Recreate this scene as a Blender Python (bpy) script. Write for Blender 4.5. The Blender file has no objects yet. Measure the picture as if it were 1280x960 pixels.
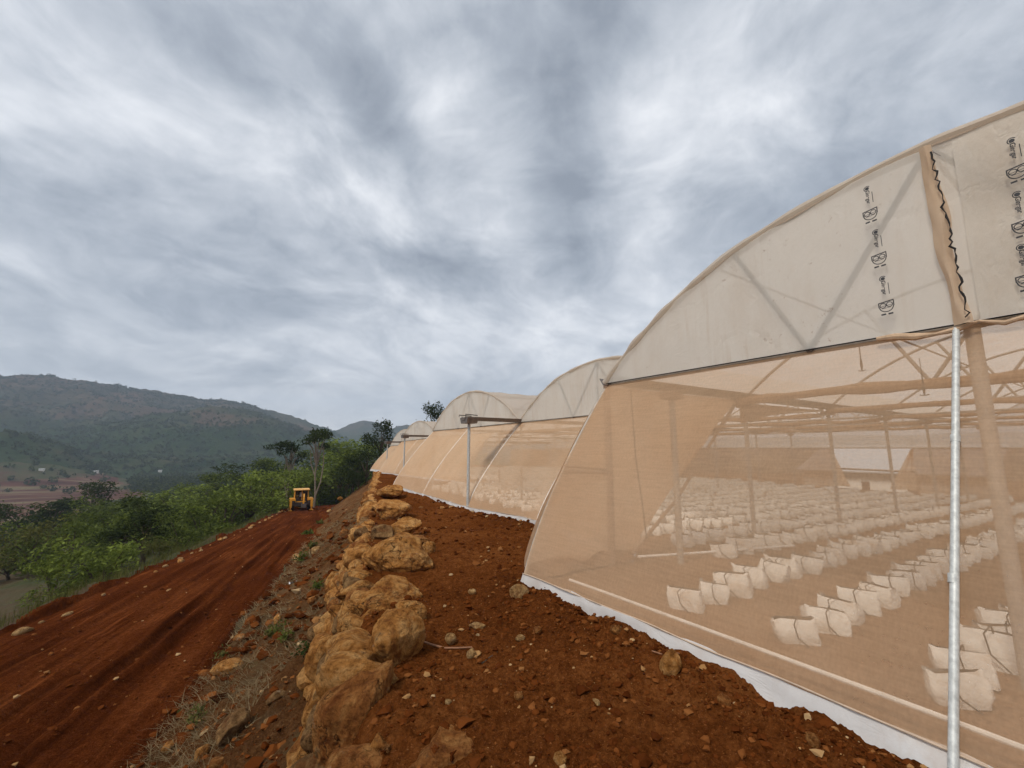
import bpy, bmesh, math, random
import numpy as np
from mathutils import Vector, Matrix
random.seed(7); rng = np.random.default_rng(7)
R = math.radians
SC = bpy.context.scene
COL = SC.collection
CAMZ = 1.75; PITCH = R(8.5); YAW = R(32.9); F = 536.0

# ------------------------------------------------------------------ frames
FWD = np.array([math.sin(YAW)*math.cos(PITCH), math.cos(YAW)*math.cos(PITCH), math.sin(PITCH)])
RGT = np.array([math.cos(YAW), -math.sin(YAW), 0.0])
UPV = np.array([-math.sin(YAW)*math.sin(PITCH), -math.cos(YAW)*math.sin(PITCH), math.cos(PITCH)])
CAM = np.array([0, 0, CAMZ])
def ray(u, v): return RGT*(u-640)/F + UPV*(480-v)/F + FWD
def at_z(u, v, z):
    d = ray(u, v); t = (z-CAMZ)/d[2]; return CAM+d*t
def at_x(u, v, x):
    d = ray(u, v); return CAM+d*(x/d[0])
def at_t(u, v, t): return CAM+ray(u, v)*t
def proj(P):
    q = np.asarray(P)-CAM; d = q@FWD
    return 640+F*(q@RGT)/d, 480-F*(q@UPV)/d, d
HA = R(13.4)                                   # heading of the bank and the terrace
AX = (math.sin(HA), math.cos(HA)); PX = (math.cos(HA), -math.sin(HA))
def ap(x, y): return x*AX[0]+y*AX[1], x*PX[0]+y*PX[1]
def xy(a, p): return a*AX[0]+p*PX[0], a*AX[1]+p*PX[1]
def S(t): t = np.clip(t, 0, 1); return t*t*(3-2*t)

# ------------------------------------------------------------------ noise
def _h(ix, iy, iz, s):
    n = (ix*374761393 + iy*668265263 + iz*2147483647*3 + s*974711) & 0xffffffff
    n = ((n ^ (n >> 13))*1274126177) & 0xffffffff
    n = ((n ^ (n >> 15))*2246822519) & 0xffffffff
    return ((n ^ (n >> 16)) & 0xffff)/32767.5-1.0
def vn(x, y, z=0.0, s=0):
    x, y, z = np.broadcast_arrays(np.asarray(x, float), np.asarray(y, float), np.asarray(z, float))
    x0 = np.floor(x); y0 = np.floor(y); z0 = np.floor(z)
    fx = x-x0; fy = y-y0; fz = z-z0
    ix, iy, iz = x0.astype(np.int64), y0.astype(np.int64), z0.astype(np.int64)
    ux, uy, uz = [t*t*t*(t*(t*6-15)+10) for t in (fx, fy, fz)]
    r = 0
    for dx in (0, 1):
        wx = ux if dx else 1-ux
        for dy in (0, 1):
            wy = uy if dy else 1-uy
            for dz in (0, 1):
                wz = uz if dz else 1-uz
                r = r+wx*wy*wz*_h(ix+dx, iy+dy, iz+dz, s)
    return r
def fbm(x, y, z=0.0, o=4, g=.5, s=0):
    r = 0; A = 1.0; f = 1.0
    for k in range(o):
        r = r+A*vn(np.asarray(x)*f, np.asarray(y)*f, np.asarray(z)*f, s+k); A *= g; f *= 2.03
    return r

# ------------------------------------------------------------------ tagging
def tag(o, label=None, cat=None, group=None, kind=None):
    if label: o['label'] = label
    if cat: o['category'] = cat
    if group: o['group'] = group
    if kind: o['kind'] = kind
    return o
def empty(name, loc=(0, 0, 0), rz=0.0):
    o = bpy.data.objects.new(name, None); COL.objects.link(o)
    o.location = loc; o.rotation_euler = (0, 0, rz); o.empty_display_size = .2
    return o
def copy_tree(o, parent=None):
    c = o.copy(); COL.objects.link(c); c.parent = parent
    for ch in list(o.children): copy_tree(ch, c)
    return c
ORD = ['', 'first', 'second', 'third', 'fourth', 'fifth', 'sixth', 'seventh', 'eighth', 'ninth', 'tenth', 'eleventh', 'twelfth',
       'thirteenth', 'fourteenth', 'fifteenth', 'sixteenth', 'seventeenth', 'eighteenth', 'nineteenth']
TENS = {2: 'twent', 3: 'thirt', 4: 'fort', 5: 'fift', 6: 'sixt', 7: 'sevent', 8: 'eight', 9: 'ninet'}
def nth(n):
    if n < 20: return ORD[n]
    if n >= 100: return 'hundred-and-'+nth(n-100) if n > 100 else 'hundredth'
    t, u = divmod(n, 10)
    return TENS[t]+'ieth' if u == 0 else TENS[t]+'y-'+ORD[u]

# ------------------------------------------------------------------ mesh builder
def np_mesh(name, V, Fq, smooth=True):
    V = np.asarray(V, np.float32); me = bpy.data.meshes.new(name)
    me.vertices.add(len(V)); me.vertices.foreach_set('co', V.ravel())
    Fq = np.asarray(Fq, np.int32); n, k = Fq.shape
    me.loops.add(n*k); me.loops.foreach_set('vertex_index', Fq.ravel())
    me.polygons.add(n); me.polygons.foreach_set('loop_start', np.arange(0, n*k, k, dtype=np.int32))
    me.polygons.foreach_set('loop_total', np.full(n, k, np.int32))
    me.polygons.foreach_set('use_smooth', np.full(n, smooth)); me.update(calc_edges=True); me.validate()
    return me
def link(name, me, mat, parent=None, origin=None):
    o = bpy.data.objects.new(name, me); COL.objects.link(o)
    if mat and not me.materials: me.materials.append(mat)
    if parent is not None: o.parent = parent
    return o
class MB:
    def __init__(s): s.v = []; s.f = []
    def add(s, vs, fs):
        b = len(s.v); s.v += [tuple(map(float, p)) for p in vs]; s.f += [[i+b for i in q] for q in fs]; return s
    def box(s, c, d, rz=0.0):
        cx, cy, cz = c; hx, hy, hz = d[0]/2, d[1]/2, d[2]/2; ca, sa = math.cos(rz), math.sin(rz)
        vs = [(cx+x*hx*ca-y*hy*sa, cy+x*hx*sa+y*hy*ca, cz+z*hz) for z in (-1, 1) for y in (-1, 1) for x in (-1, 1)]
        return s.add(vs, [(0, 2, 3, 1), (4, 5, 7, 6), (0, 1, 5, 4), (2, 6, 7, 3), (0, 4, 6, 2), (1, 3, 7, 5)])
    def prism(s, pts, ext):                    # closed polygon pts (3d) extruded by vector ext
        n = len(pts); e = np.array(ext); vs = [np.array(p) for p in pts]+[np.array(p)+e for p in pts]
        fs = [tuple(range(n))[::-1], tuple(range(n, 2*n))]+[(i, (i+1) % n, n+(i+1) % n, n+i) for i in range(n)]
        return s.add(vs, fs)
    def tube(s, pts, r, n=8, cap=True):
        P = [Vector(p) for p in pts]; m = len(P); rr = r if hasattr(r, '__len__') else [r]*m
        vs = []; fs = []; ref = None
        for i in range(m):
            t = (P[min(i+1, m-1)]-P[max(i-1, 0)]).normalized()
            if ref is None: ref = t.orthogonal().normalized()
            ref = (ref-t*ref.dot(t)); ref = ref.normalized() if ref.length > 1e-6 else t.orthogonal().normalized()
            b = t.cross(ref)
            for k in range(n):
                an = 2*math.pi*k/n; vs.append(P[i]+(ref*math.cos(an)+b*math.sin(an))*rr[i])
        for i in range(m-1):
            for k in range(n): fs.append((i*n+k, i*n+(k+1) % n, (i+1)*n+(k+1) % n, (i+1)*n+k))
        if cap: fs += [tuple(range(n))[::-1], tuple((m-1)*n+k for k in range(n))]
        return s.add(vs, fs)
    def build(s, name, mat, parent=None, smooth=True, local=False, bevel=0):
        me = bpy.data.meshes.new(name); V = s.v
        if parent is not None and not local:
            r = parent
            off = Vector((0, 0, 0))
            while r is not None: off = off+r.location; r = r.parent
            V = [(x-off.x, y-off.y, z-off.z) for x, y, z in V]
        me.from_pydata(V, [], s.f); me.validate()
        bm = bmesh.new(); bm.from_mesh(me); bmesh.ops.recalc_face_normals(bm, faces=bm.faces)
        if bevel: bmesh.ops.bevel(bm, geom=list(bm.edges), offset=bevel, segments=2, affect='EDGES', profile=.6)
        bm.to_mesh(me); bm.free()
        me.polygons.foreach_set('use_smooth', [smooth]*len(me.polygons))
        if smooth: me.set_sharp_from_angle(angle=R(40))
        return link(name, me, mat, parent)
def grid(fn, nu, nv):                          # fn(u,v) -> xyz on a 0..1 grid
    vs = [fn(i/nu, j/nv) for j in range(nv+1) for i in range(nu+1)]
    fs = [(j*(nu+1)+i, j*(nu+1)+i+1, (j+1)*(nu+1)+i+1, (j+1)*(nu+1)+i) for j in range(nv) for i in range(nu)]
    return MB().add(vs, fs)

# ------------------------------------------------------------------ materials
class NT:
    def __init__(s, name):
        s.m = bpy.data.materials.new(name); s.m.use_nodes = True; s.t = s.m.node_tree; s.t.nodes.clear()
        s.out = s.n('OutputMaterial')
    def n(s, ty, **kw):
        nd = s.t.nodes.new('ShaderNode'+ty)
        for k, v in kw.items(): setattr(nd, k, v)
        return nd
    def l(s, a, b): s.t.links.new(a, b)
    def set(s, sock, v):
        if hasattr(v, 'is_linked'): s.l(v, sock)
        elif isinstance(v, (tuple, list)): sock.default_value = v if len(v) != 3 or sock.type == 'VECTOR' else (*v, 1)
        else: sock.default_value = v
    def math(s, op, a, b=0.0, c=None):
        m = s.n('Math', operation=op); s.set(m.inputs[0], a); s.set(m.inputs[1], b)
        if c is not None: s.set(m.inputs[2], c)
        return m.outputs[0]
    def pos(s): return s.n('NewGeometry').outputs['Position']
    def obj(s): return s.n('TexCoord').outputs['Object']
    def island(s): return s.n('NewGeometry').outputs['Random Per Island']
    def noise(s, scale, vec=None, detail=5, rough=.55, dist=0.0):
        n = s.n('TexNoise'); n.inputs['Scale'].default_value = scale; n.inputs['Detail'].default_value = detail
        n.inputs['Roughness'].default_value = rough; n.inputs['Distortion'].default_value = dist
        s.l(vec if vec is not None else s.pos(), n.inputs['Vector']); return n.outputs['Fac']
    def scalev(s, vec, k):
        m = s.n('Mapping'); s.l(vec, m.inputs['Vector']); m.inputs['Scale'].default_value = k; return m.outputs[0]
    def ramp(s, fac, stops):
        r = s.n('ValToRGB'); e = r.color_ramp.elements
        while len(e) < len(stops): e.new(.5)
        for el, (p, c) in zip(e, stops): el.position = p; el.color = (*c, 1) if len(c) == 3 else c
        s.l(fac, r.inputs[0]); return r.outputs[0]
    def fac(s, f, lo, hi):
        m = s.n('MapRange'); s.l(f, m.inputs[0]); m.inputs[1].default_value = lo; m.inputs[2].default_value = hi; return m.outputs[0]
    def mix(s, f, a, b, mode='MIX'):
        m = s.n('Mix', data_type='RGBA', blend_type=mode); s.set(m.inputs[0], f); s.set(m.inputs[6], a); s.set(m.inputs[7], b)
        return m.outputs[2]
    def bump(s, h, strength=.4, dist=.02):
        b = s.n('Bump'); b.inputs['Strength'].default_value = strength; b.inputs['Distance'].default_value = dist
        s.l(h, b.inputs['Height']); return b.outputs[0]
    def pbsdf(s, col, rough=.8, metal=0.0, nrm=None, spec=.3):
        p = s.n('BsdfPrincipled'); s.set(p.inputs['Base Color'], col); s.set(p.inputs['Roughness'], rough)
        p.inputs['Metallic'].default_value = metal; p.inputs['Specular IOR Level'].default_value = spec
        if nrm is not None: s.l(nrm, p.inputs['Normal'])
        return p.outputs[0]
    def done(s, sh): s.l(sh, s.out.inputs['Surface']); return s.m

def soil(name, c0, c1, c2, big=.35, bumpd=.02, stretch=None, extra=None):
    t = NT(name); P = t.pos(); Pv = P
    if stretch: 
        m = t.n('Mapping'); t.l(P, m.inputs[0]); m.inputs['Rotation'].default_value = (0, 0, HA); Pv = t.scalev(m.outputs[0], stretch)
    a = t.noise(big, Pv, 6, .6); b = t.noise(9, P, 8, .7); d = t.noise(60, P, 4, .65)
    col = t.ramp(t.math('ADD', t.math('MULTIPLY', a, .55), t.math('MULTIPLY', b, .45)), [(.34, c0), (.5, c1), (.66, c2)])
    fine = t.fac(t.noise(33, P, 5, .7), .3, .7); col = t.mix(1.0, col, t.ramp(fine, [(0, (.45, .42, .4)), (.55, (1, 1, 1)), (1, (1.3, 1.3, 1.3))]), 'MULTIPLY')  # random grain; puts small-scale relief shading into the colour where bump reads weak
    grit = t.fac(d, .6, .70); col = t.mix(t.math('MULTIPLY', grit, .5), col, tuple(min(1, x*2.1+.02) for x in c2))
    if stretch:
        st = t.noise(1.0, t.scalev(m.outputs[0], (7, .16, 1)), 5, .6, .3); lg = t.fac(t.noise(.5, P, 4), .42, .6)
        col = t.mix(t.math('MULTIPLY', t.math('MULTIPLY', t.fac(st, .56, .64), lg), .55), col, tuple(x*1.5 for x in c2))
        col = t.mix(t.math('MULTIPLY', t.fac(st, .44, .36), .45), col, tuple(x*.75 for x in c0))
    if extra: col = extra(t, col, P)
    h = t.math('ADD', t.math('MULTIPLY', t.noise(24, P, 8, .75), 1.0), t.math('MULTIPLY', d, .55))
    return t.done(t.pbsdf(col, .95, nrm=t.bump(h, 1.0, bumpd*1.7), spec=.0))
M = {}
M['path'] = soil('path_soil', (.066, .0195, .0052), (.132, .0405, .0098), (.235, .085, .0245))
M['terrace'] = soil('terrace_soil', (.048, .0115, .0034), (.100, .0245, .0062), (.19, .056, .0155), .8, .03, (1.7, .22, 1))
M['floor'] = soil('floor_soil', (.19, .105, .057), (.26, .15, .085), (.33, .20, .12), .5, .006)
def bank_extra(t, col, P):
    g = t.fac(t.noise(1.3, P, 5, .6), .5, .66); col = t.mix(t.math('MULTIPLY', g, .7), col, (.17, .122, .065))
    g2 = t.fac(t.noise(2.4, t.scalev(P, (1, 1, 1.7)), 4, .6), .58, .68); return t.mix(t.math('MULTIPLY', g2, .4), col, (.07, .075, .03))
M['bank'] = soil('bank_soil', (.07, .028, .011), (.155, .068, .026), (.27, .145, .065), .8, .05, None, bank_extra)
def valley_mat():
    t = NT('valley_ground'); P = t.pos()
    g = t.ramp(t.noise(.035, P, 7, .6), [(.36, (.10, .05, .034)), (.47, (.075, .068, .034)), (.56, (.045, .06, .022)), (.7, (.06, .072, .028))])
    g = t.mix(t.fac(t.noise(.25, P, 6, .65), .45, .75), g, (.085, .055, .03))
    sx = t.n('SeparateXYZ'); t.l(P, sx.inputs[0])
    return t.done(t.pbsdf(g, .95, nrm=t.bump(t.noise(.8, P, 8, .7), .8, .5), spec=.1))
M['valley'] = valley_mat()
def hill_mat():
    t = NT('hill_scrub'); P = t.pos()
    sz = t.n('SeparateXYZ'); t.l(P, sz.inputs[0]); hz = t.fac(sz.outputs[2], 20, 130)
    g = t.ramp(t.noise(.02, P, 8, .66), [(.34, (.03, .055, .02)), (.5, (.05, .078, .027)), (.62, (.075, .088, .036)), (.74, (.13, .095, .055))])
    br = t.ramp(t.noise(.012, t.scalev(P, (1, 1, 3)), 8, .66), [(.38, (.055, .055, .032)), (.5, (.10, .075, .05)), (.62, (.17, .105, .07))])
    c = t.mix(t.math('MULTIPLY', hz, .85), g, br)
    pat = t.fac(t.noise(.006, P, 6, .6), .56, .64); c = t.mix(t.math('MULTIPLY', pat, .5), c, (.20, .11, .075))
    return t.done(t.pbsdf(c, .95, nrm=t.bump(t.noise(.09, P, 9, .75), 1, 9), spec=.05))
M['hill'] = hill_mat()
def field_mat():
    t = NT('field_soil'); P = t.pos()
    c = t.ramp(t.noise(.02, t.scalev(P, (1, 3, 1)), 6, .6), [(.38, (.07, .032, .024)), (.5, (.11, .052, .036)), (.6, (.17, .13, .075)), (.7, (.075, .065, .03))])
    return t.done(t.pbsdf(c, .95, spec=.05))
M['field'] = field_mat()
def rock_mat(name, c0, c1, c2, red):
    t = NT(name); P = t.obj(); W = t.pos()
    a = t.noise(1.6, P, 9, .64, .5); b = t.noise(7, W, 9, .72); v = t.noise(3.0, W, 10, .75, 1.2)
    col = t.ramp(t.math('ADD', t.math('MULTIPLY', a, .6), t.math('MULTIPLY', b, .4)), [(.38, c0), (.47, c1), (.6, c2)])
    col = t.mix(t.math('MULTIPLY', t.fac(v, .53, .62), .7), col, red)
    col = t.mix(t.math('MULTIPLY', t.fac(t.noise(2.2, P, 8, .7, .3), .6, .68), .7), col, (.075, .055, .04))
    col = t.mix(t.math('MULTIPLY', t.fac(t.noise(4.5, W, 8, .7), .63, .68), .55), col, (.42, .36, .27))
    sp = t.ramp(t.fac(t.noise(26, W, 8, .75, .6), .32, .7), [(0, (.4, .36, .33)), (.45, (.95, .95, .95)), (1, (1.3, 1.28, 1.2))]); col = t.mix(1.0, col, sp, 'MULTIPLY')  # stone speckle, also carrying relief shading in the colour as bump is faint
    vo = t.n('TexVoronoi', feature='DISTANCE_TO_EDGE'); vo.inputs['Scale'].default_value = 2.6
    wv = t.mix(.35, W, t.n('TexNoise').outputs['Color']); t.l(wv, vo.inputs['Vector'])
    crack = t.fac(vo.outputs['Distance'], 0, .03)
    col = t.mix(t.math('MULTIPLY', t.math('SUBTRACT', 1.0, t.fac(vo.outputs['Distance'], 0, .022)), t.fac(t.noise(1.7, W, 3), .45, .55)), col, (.05, .025, .012))
    h = t.math('ADD', t.math('MULTIPLY', t.noise(11, W, 10, .78), 1.0), t.math('MULTIPLY', crack, .12))
    return t.done(t.pbsdf(col, .9, nrm=t.bump(h, 1.0, .09), spec=.04))
M['rock'] = rock_mat('ochre_rock', (.22, .088, .024), (.46, .205, .056), (.63, .355, .135), (.20, .062, .018))
M['rock_red'] = rock_mat('dusty_rock', (.16, .055, .016), (.31, .12, .035), (.50, .25, .085), (.17, .05, .0155))
M['rock_grey'] = rock_mat('grey_rock', (.13, .07, .03), (.24, .13, .055), (.38, .23, .10), (.17, .058, .02))
M['rock_pale'] = rock_mat('pale_rock', (.25, .13, .05), (.42, .245, .10), (.56, .375, .18), (.19, .065, .022))
def gravel_mat():
    t = NT('gravel'); r = t.island()
    c = t.ramp(r, [(0, (.058, .0155, .004)), (.7, (.125, .036, .0085)), (.93, (.21, .078, .023)), (.975, (.36, .2, .08)), (1, (.46, .33, .18))])
    return t.done(t.pbsdf(c, .95, nrm=t.bump(t.noise(90, None, 5, .7), .6, .006), spec=.0))
M['gravel'] = gravel_mat()
def net_mat(name, c, cov, col2=None, trans=.5):
    t = NT(name); P = t.pos()
    lw = t.n('LayerWeight'); lw.inputs['Blend'].default_value = .5
    cosv = t.math('MAXIMUM', t.math('SUBTRACT', 1.0, lw.outputs['Facing']), .13)
    base = t.math('ADD', cov, t.math('MULTIPLY', t.math('SUBTRACT', t.noise(1.1, P, 4, .6), .5), .12))
    weave = t.math('ADD', t.noise(55, t.scalev(P, (1, 1, .06)), 2, .5), t.noise(55, t.scalev(P, (.06, .06, 1)), 2, .5)); base = t.math('ADD', base, t.math('MULTIPLY', t.math('SUBTRACT', weave, 1.0), .15))
    op = t.math('SUBTRACT', 1.0, t.math('POWER', t.math('SUBTRACT', 1.0, base), t.math('DIVIDE', 1.0, cosv)))
    colr = t.mix(t.fac(t.noise(.7, P, 5, .6), .38, .66), c, col2 or c)
    df = t.n('BsdfDiffuse'); t.l(colr, df.inputs[0]); tl = t.n('BsdfTranslucent'); t.l(colr, tl.inputs[0])
    m1 = t.n('MixShader'); m1.inputs[0].default_value = trans; t.l(df.outputs[0], m1.inputs[1]); t.l(tl.outputs[0], m1.inputs[2])
    tr = t.n('BsdfTransparent'); m2 = t.n('MixShader'); t.l(op, m2.inputs[0]); t.l(tr.outputs[0], m2.inputs[1]); t.l(m1.outputs[0], m2.inputs[2])
    return t.done(m2.outputs[0])
M['net'] = net_mat('insect_net', (.88, .64, .43), .385, (.84, .585, .375))
M['net_dense'] = net_mat('dense_net', (.80, .55, .345), .88, (.73, .48, .29), .6)
M['net_back'] = net_mat('back_net', (.54, .33, .19), .80, (.44, .25, .135))
def film_mat(name, c, stain, op, tl_f=.5):
    t = NT(name); P = t.pos()
    col = t.mix(t.math('MULTIPLY', t.fac(t.noise(.9, t.scalev(P, (1, 1, .35)), 7, .65), .48, .7), .6), c, stain)
    runs = t.noise(9, t.scalev(P, (1, 1, .07)), 6, .65)
    col = t.mix(t.math('MULTIPLY', t.math('MULTIPLY', t.fac(runs, .54, .7), t.fac(t.noise(.8, P, 3), .42, .6)), .5), col, stain)
    col = t.mix(t.math('MULTIPLY', t.math('MULTIPLY', t.fac(t.noise(13, P, 7, .75), .6, .7), t.fac(t.noise(1.1, P, 3), .5, .62)), .75), col, (.40, .26, .16))
    vo = t.n('TexVoronoi', feature='DISTANCE_TO_EDGE'); vo.inputs['Scale'].default_value = 1.3
    t.l(t.mix(.25, P, t.n('TexNoise').outputs['Color']), vo.inputs['Vector'])
    crease = t.math('MULTIPLY', t.fac(vo.outputs['Distance'], 0, .035), t.fac(t.noise(.7, P, 2), .4, .6))
    h = t.math('ADD', t.noise(2.6, t.scalev(P, (1, 1, .5)), 7, .62), t.math('MULTIPLY', crease, .1))
    bp = t.bump(h, .28, .07)
    df = t.n('BsdfDiffuse'); t.l(col, df.inputs[0]); t.l(bp, df.inputs['Normal']); tl = t.n('BsdfTranslucent'); t.l(col, tl.inputs[0]); t.l(bp, tl.inputs['Normal'])
    gl = t.n('BsdfGlossy'); gl.inputs['Roughness'].default_value = .45; t.l(bp, gl.inputs['Normal'])
    m1 = t.n('MixShader'); m1.inputs[0].default_value = tl_f; t.l(df.outputs[0], m1.inputs[1]); t.l(tl.outputs[0], m1.inputs[2])
    m0 = t.n('MixShader'); m0.inputs[0].default_value = .035; t.l(m1.outputs[0], m0.inputs[1]); t.l(gl.outputs[0], m0.inputs[2])
    tr = t.n('BsdfTransparent'); m2 = t.n('MixShader'); m2.inputs[0].default_value = op; t.l(tr.outputs[0], m2.inputs[1]); t.l(m0.outputs[0], m2.inputs[2])
    return t.done(m2.outputs[0])
M['seam'] = net_mat('seam_net', (.78, .63, .48), .93, (.68, .51, .36), .4)
M['film'] = film_mat('gable_film', (.87, .83, .755), (.70, .59, .47), .87, .48)
M['roof'] = film_mat('roof_film', (.84, .76, .66), (.74, .62, .50), .84, .62)
M['skirt'] = film_mat('skirt_film', (.74, .74, .745), (.52, .40, .31), .97, .3)
def simple(name, c, rough=.6, metal=0.0, var=.25, sc=8, spec=.4, bd=.003):
    t = NT(name); P = t.pos(); n = t.noise(sc, P, 6, .65)
    col = t.mix(t.fac(n, .3, .75), tuple(x*(1-var) for x in c), tuple(min(1, x*(1+var)) for x in c))
    return t.done(t.pbsdf(col, rough, metal, t.bump(n, .3, bd), spec))
M['galv'] = simple('galvanised_pipe', (.56, .58, .57), .55, .3, .28, 26)
M['pipe'] = simple('dull_pipe', (.42, .37, .32), .6, .2, .2, 14)
M['brace'] = simple('gable_brace', (.20, .18, .17), .6, .3, .2, 14)
M['pipe_dark'] = simple('brown_pipe', (.32, .21, .14), .7, .0, .2, 14)
M['gutter'] = simple('gutter_steel', (.23, .20, .18), .5, .5, .3, 9)
M['rope'] = simple('black_rope', (.02, .018, .018), .8)
M['roll'] = simple('rolled_net', (.40, .24, .14), .95, 0, .25, 9, .1, .02)
M['rail'] = simple('tan_clip_rail', (.52, .40, .30), .7)
M['gather'] = simple('gathered_net_cloth', (.56, .40, .27), .95, 0, .25, 14, .1, .02)
M['print'] = simple('black_ink', (.05, .05, .055), .7)
def bag_mat():
    t = NT('white_bag'); P = t.pos(); n = t.noise(9, P, 6, .65)
    c = t.mix(t.fac(n, .3, .75), (.70, .65, .58), (.84, .80, .73)); c = t.mix(t.math('MULTIPLY', t.fac(t.noise(4, P, 6, .7), .54, .68), .55), c, (.50, .34, .21))
    return t.done(t.pbsdf(c, .7, nrm=t.bump(t.noise(16, P, 5, .65, .6), .8, .03), spec=.3))
M['bag'] = bag_mat()
M['coir'] = simple('coir', (.12, .07, .04), .95, 0, .3, 40, .1, .01)
M['tube'] = simple('drip_tube', (.02, .02, .02), .5)
M['white_pipe'] = simple('white_pipe', (.78, .74, .68), .5)
M['bark'] = simple('bark', (.24, .19, .145), .95, 0, .35, 6, .1, .03)
M['bark_dark'] = simple('dark_bark', (.09, .065, .045), .95, 0, .35, 6, .1, .03)
def leaf_mat(name, lo, hi):
    t = NT(name); oi = t.n('ObjectInfo').outputs['Random']
    f = t.math('ADD', t.math('MULTIPLY', t.island(), .7), t.math('MULTIPLY', oi, .3))
    c = t.ramp(f, [(0, lo), (.7, hi), (1, tuple(x*1.35 for x in hi))])
    df = t.n('BsdfDiffuse'); t.l(c, df.inputs[0]); tl = t.n('BsdfTranslucent'); t.l(c, tl.inputs[0])
    m = t.n('MixShader'); m.inputs[0].default_value = .35; t.l(df.outputs[0], m.inputs[1]); t.l(tl.outputs[0], m.inputs[2])
    return t.done(m.outputs[0])
M['leaf'] = leaf_mat('leaf_mid', (.045, .062, .012), (.125, .155, .035))
M['leaf_bright'] = leaf_mat('leaf_bright', (.075, .10, .016), (.19, .235, .05))
M['leaf_dark'] = leaf_mat('leaf_dark', (.016, .026, .008), (.05, .066, .02))
M['leaf_olive'] = leaf_mat('leaf_olive', (.065, .072, .02), (.14, .135, .042))
M['scrub'] = leaf_mat('scrub_leaf', (.026, .038, .014), (.075, .09, .034))
M['straw'] = leaf_mat('straw', (.16, .11, .055), (.36, .27, .15))
M['yellow'] = simple('digger_yellow', (.72, .32, .03), .45, 0, .15, 5)
M['yellow_pale'] = simple('digger_roof', (.80, .44, .13), .5, 0, .1, 5)
M['tyre'] = simple('tyre', (.03, .026, .024), .9)
M['steel_dark'] = simple('dark_steel', (.07, .05, .042), .6, .3)
M['wall_white'] = simple('white_wall', (.74, .70, .64), .85, 0, .08, 2)
M['tin'] = simple('tin_roof', (.45, .44, .43), .5, .3)
M['door'] = simple('door_brown', (.16, .09, .06), .7)
M['skin'] = simple('skin', (.30, .16, .10), .6)
M['shirt'] = simple('shirt', (.70, .62, .60), .9)
M['hair'] = simple('hair', (.012, .01, .01), .7)
M['root'] = simple('root_bark', (.28, .14, .075), .9, 0, .3, 30)
M['litter'] = simple('litter_plastic', (.78, .78, .80), .4)
def glass_mat():
    t = NT('cab_glass'); tr = t.n('BsdfTransparent'); tr.inputs[0].default_value = (.35, .42, .46, 1)
    gl = t.n('BsdfGlossy'); gl.inputs['Roughness'].default_value = .1; m = t.n('MixShader'); m.inputs[0].default_value = .12
    t.l(tr.outputs[0], m.inputs[1]); t.l(gl.outputs[0], m.inputs[2]); return t.done(m.outputs[0])
M['glass'] = glass_mat()

# ------------------------------------------------------------------ terrain
def I(x, xs, ys): return np.interp(x, xs, ys)
def zpath(a): return I(a, [0, 5, 14, 22, 38, 60, 90], [0, 0, -.28, -.15, -.36, -.6, -1.2])
def pwall(a): return I(a, [0, 8, 20, 45, 60], [.2, .2, .75, 2.2, 2.6])
def hwall(a): return I(a, [0, 10, 45], [.9, 1.1, 2.0])
def zterr(a): return -2.25-.063*(np.minimum(a, 75)-5)
PR, PL = -2.55, -7.9
# ridges: (distance of foot, distance of crest, skyline samples seen from the wall)
RIDGES = [
 (700, 1300, [(-400, 500), (-150, 474), (0, 467), (60, 470), (84, 474), (120, 477), (180, 487), (240, 497), (292, 500), (320, 508), (350, 518), (380, 526), (410, 536), (432, 547), (470, 570), (700, 575)], 1.0),
 (540, 880, [(-300, 560), (40, 545), (150, 527), (220, 514), (262, 511), (300, 512), (340, 522), (378, 538), (400, 551), (430, 572), (700, 580)], .8),
 (450, 600, [(-400, 535), (-100, 537), (0, 542), (40, 546), (80, 558), (125, 583), (200, 600), (700, 600)], .6),
 (1250, 1750, [(300, 570), (395, 545), (420, 538), (440, 530), (455, 525), (472, 529), (490, 536), (508, 530), (530, 537), (620, 545), (900, 548), (1300, 540), (1700, 545)], .8)]
def ridge_tab(samples):
    az = []; te = []
    for u, v in samples:
        d = ray(u, v); h = math.hypot(d[0], d[1])
        az.append((math.degrees(math.atan2(d[0], d[1])))); te.append(d[2]/h)
    return az, te
RT = [(r0, r1, *ridge_tab(s), k) for r0, r1, s, k in RIDGES]
def base_x(y): # outer foot of the greenhouse fronts
    return np.where(y < 4.95, I(y, [-3.1, .88, 4.95], [3.36, 3.345, 3.34]),
           np.where(y < 21.1, I(y, [4.95, 9.5, 13, 21.1], [5.5, 6.6, 6.6, 6.7]),
           np.where(y < 37, 10.55, 12.0)))
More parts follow.
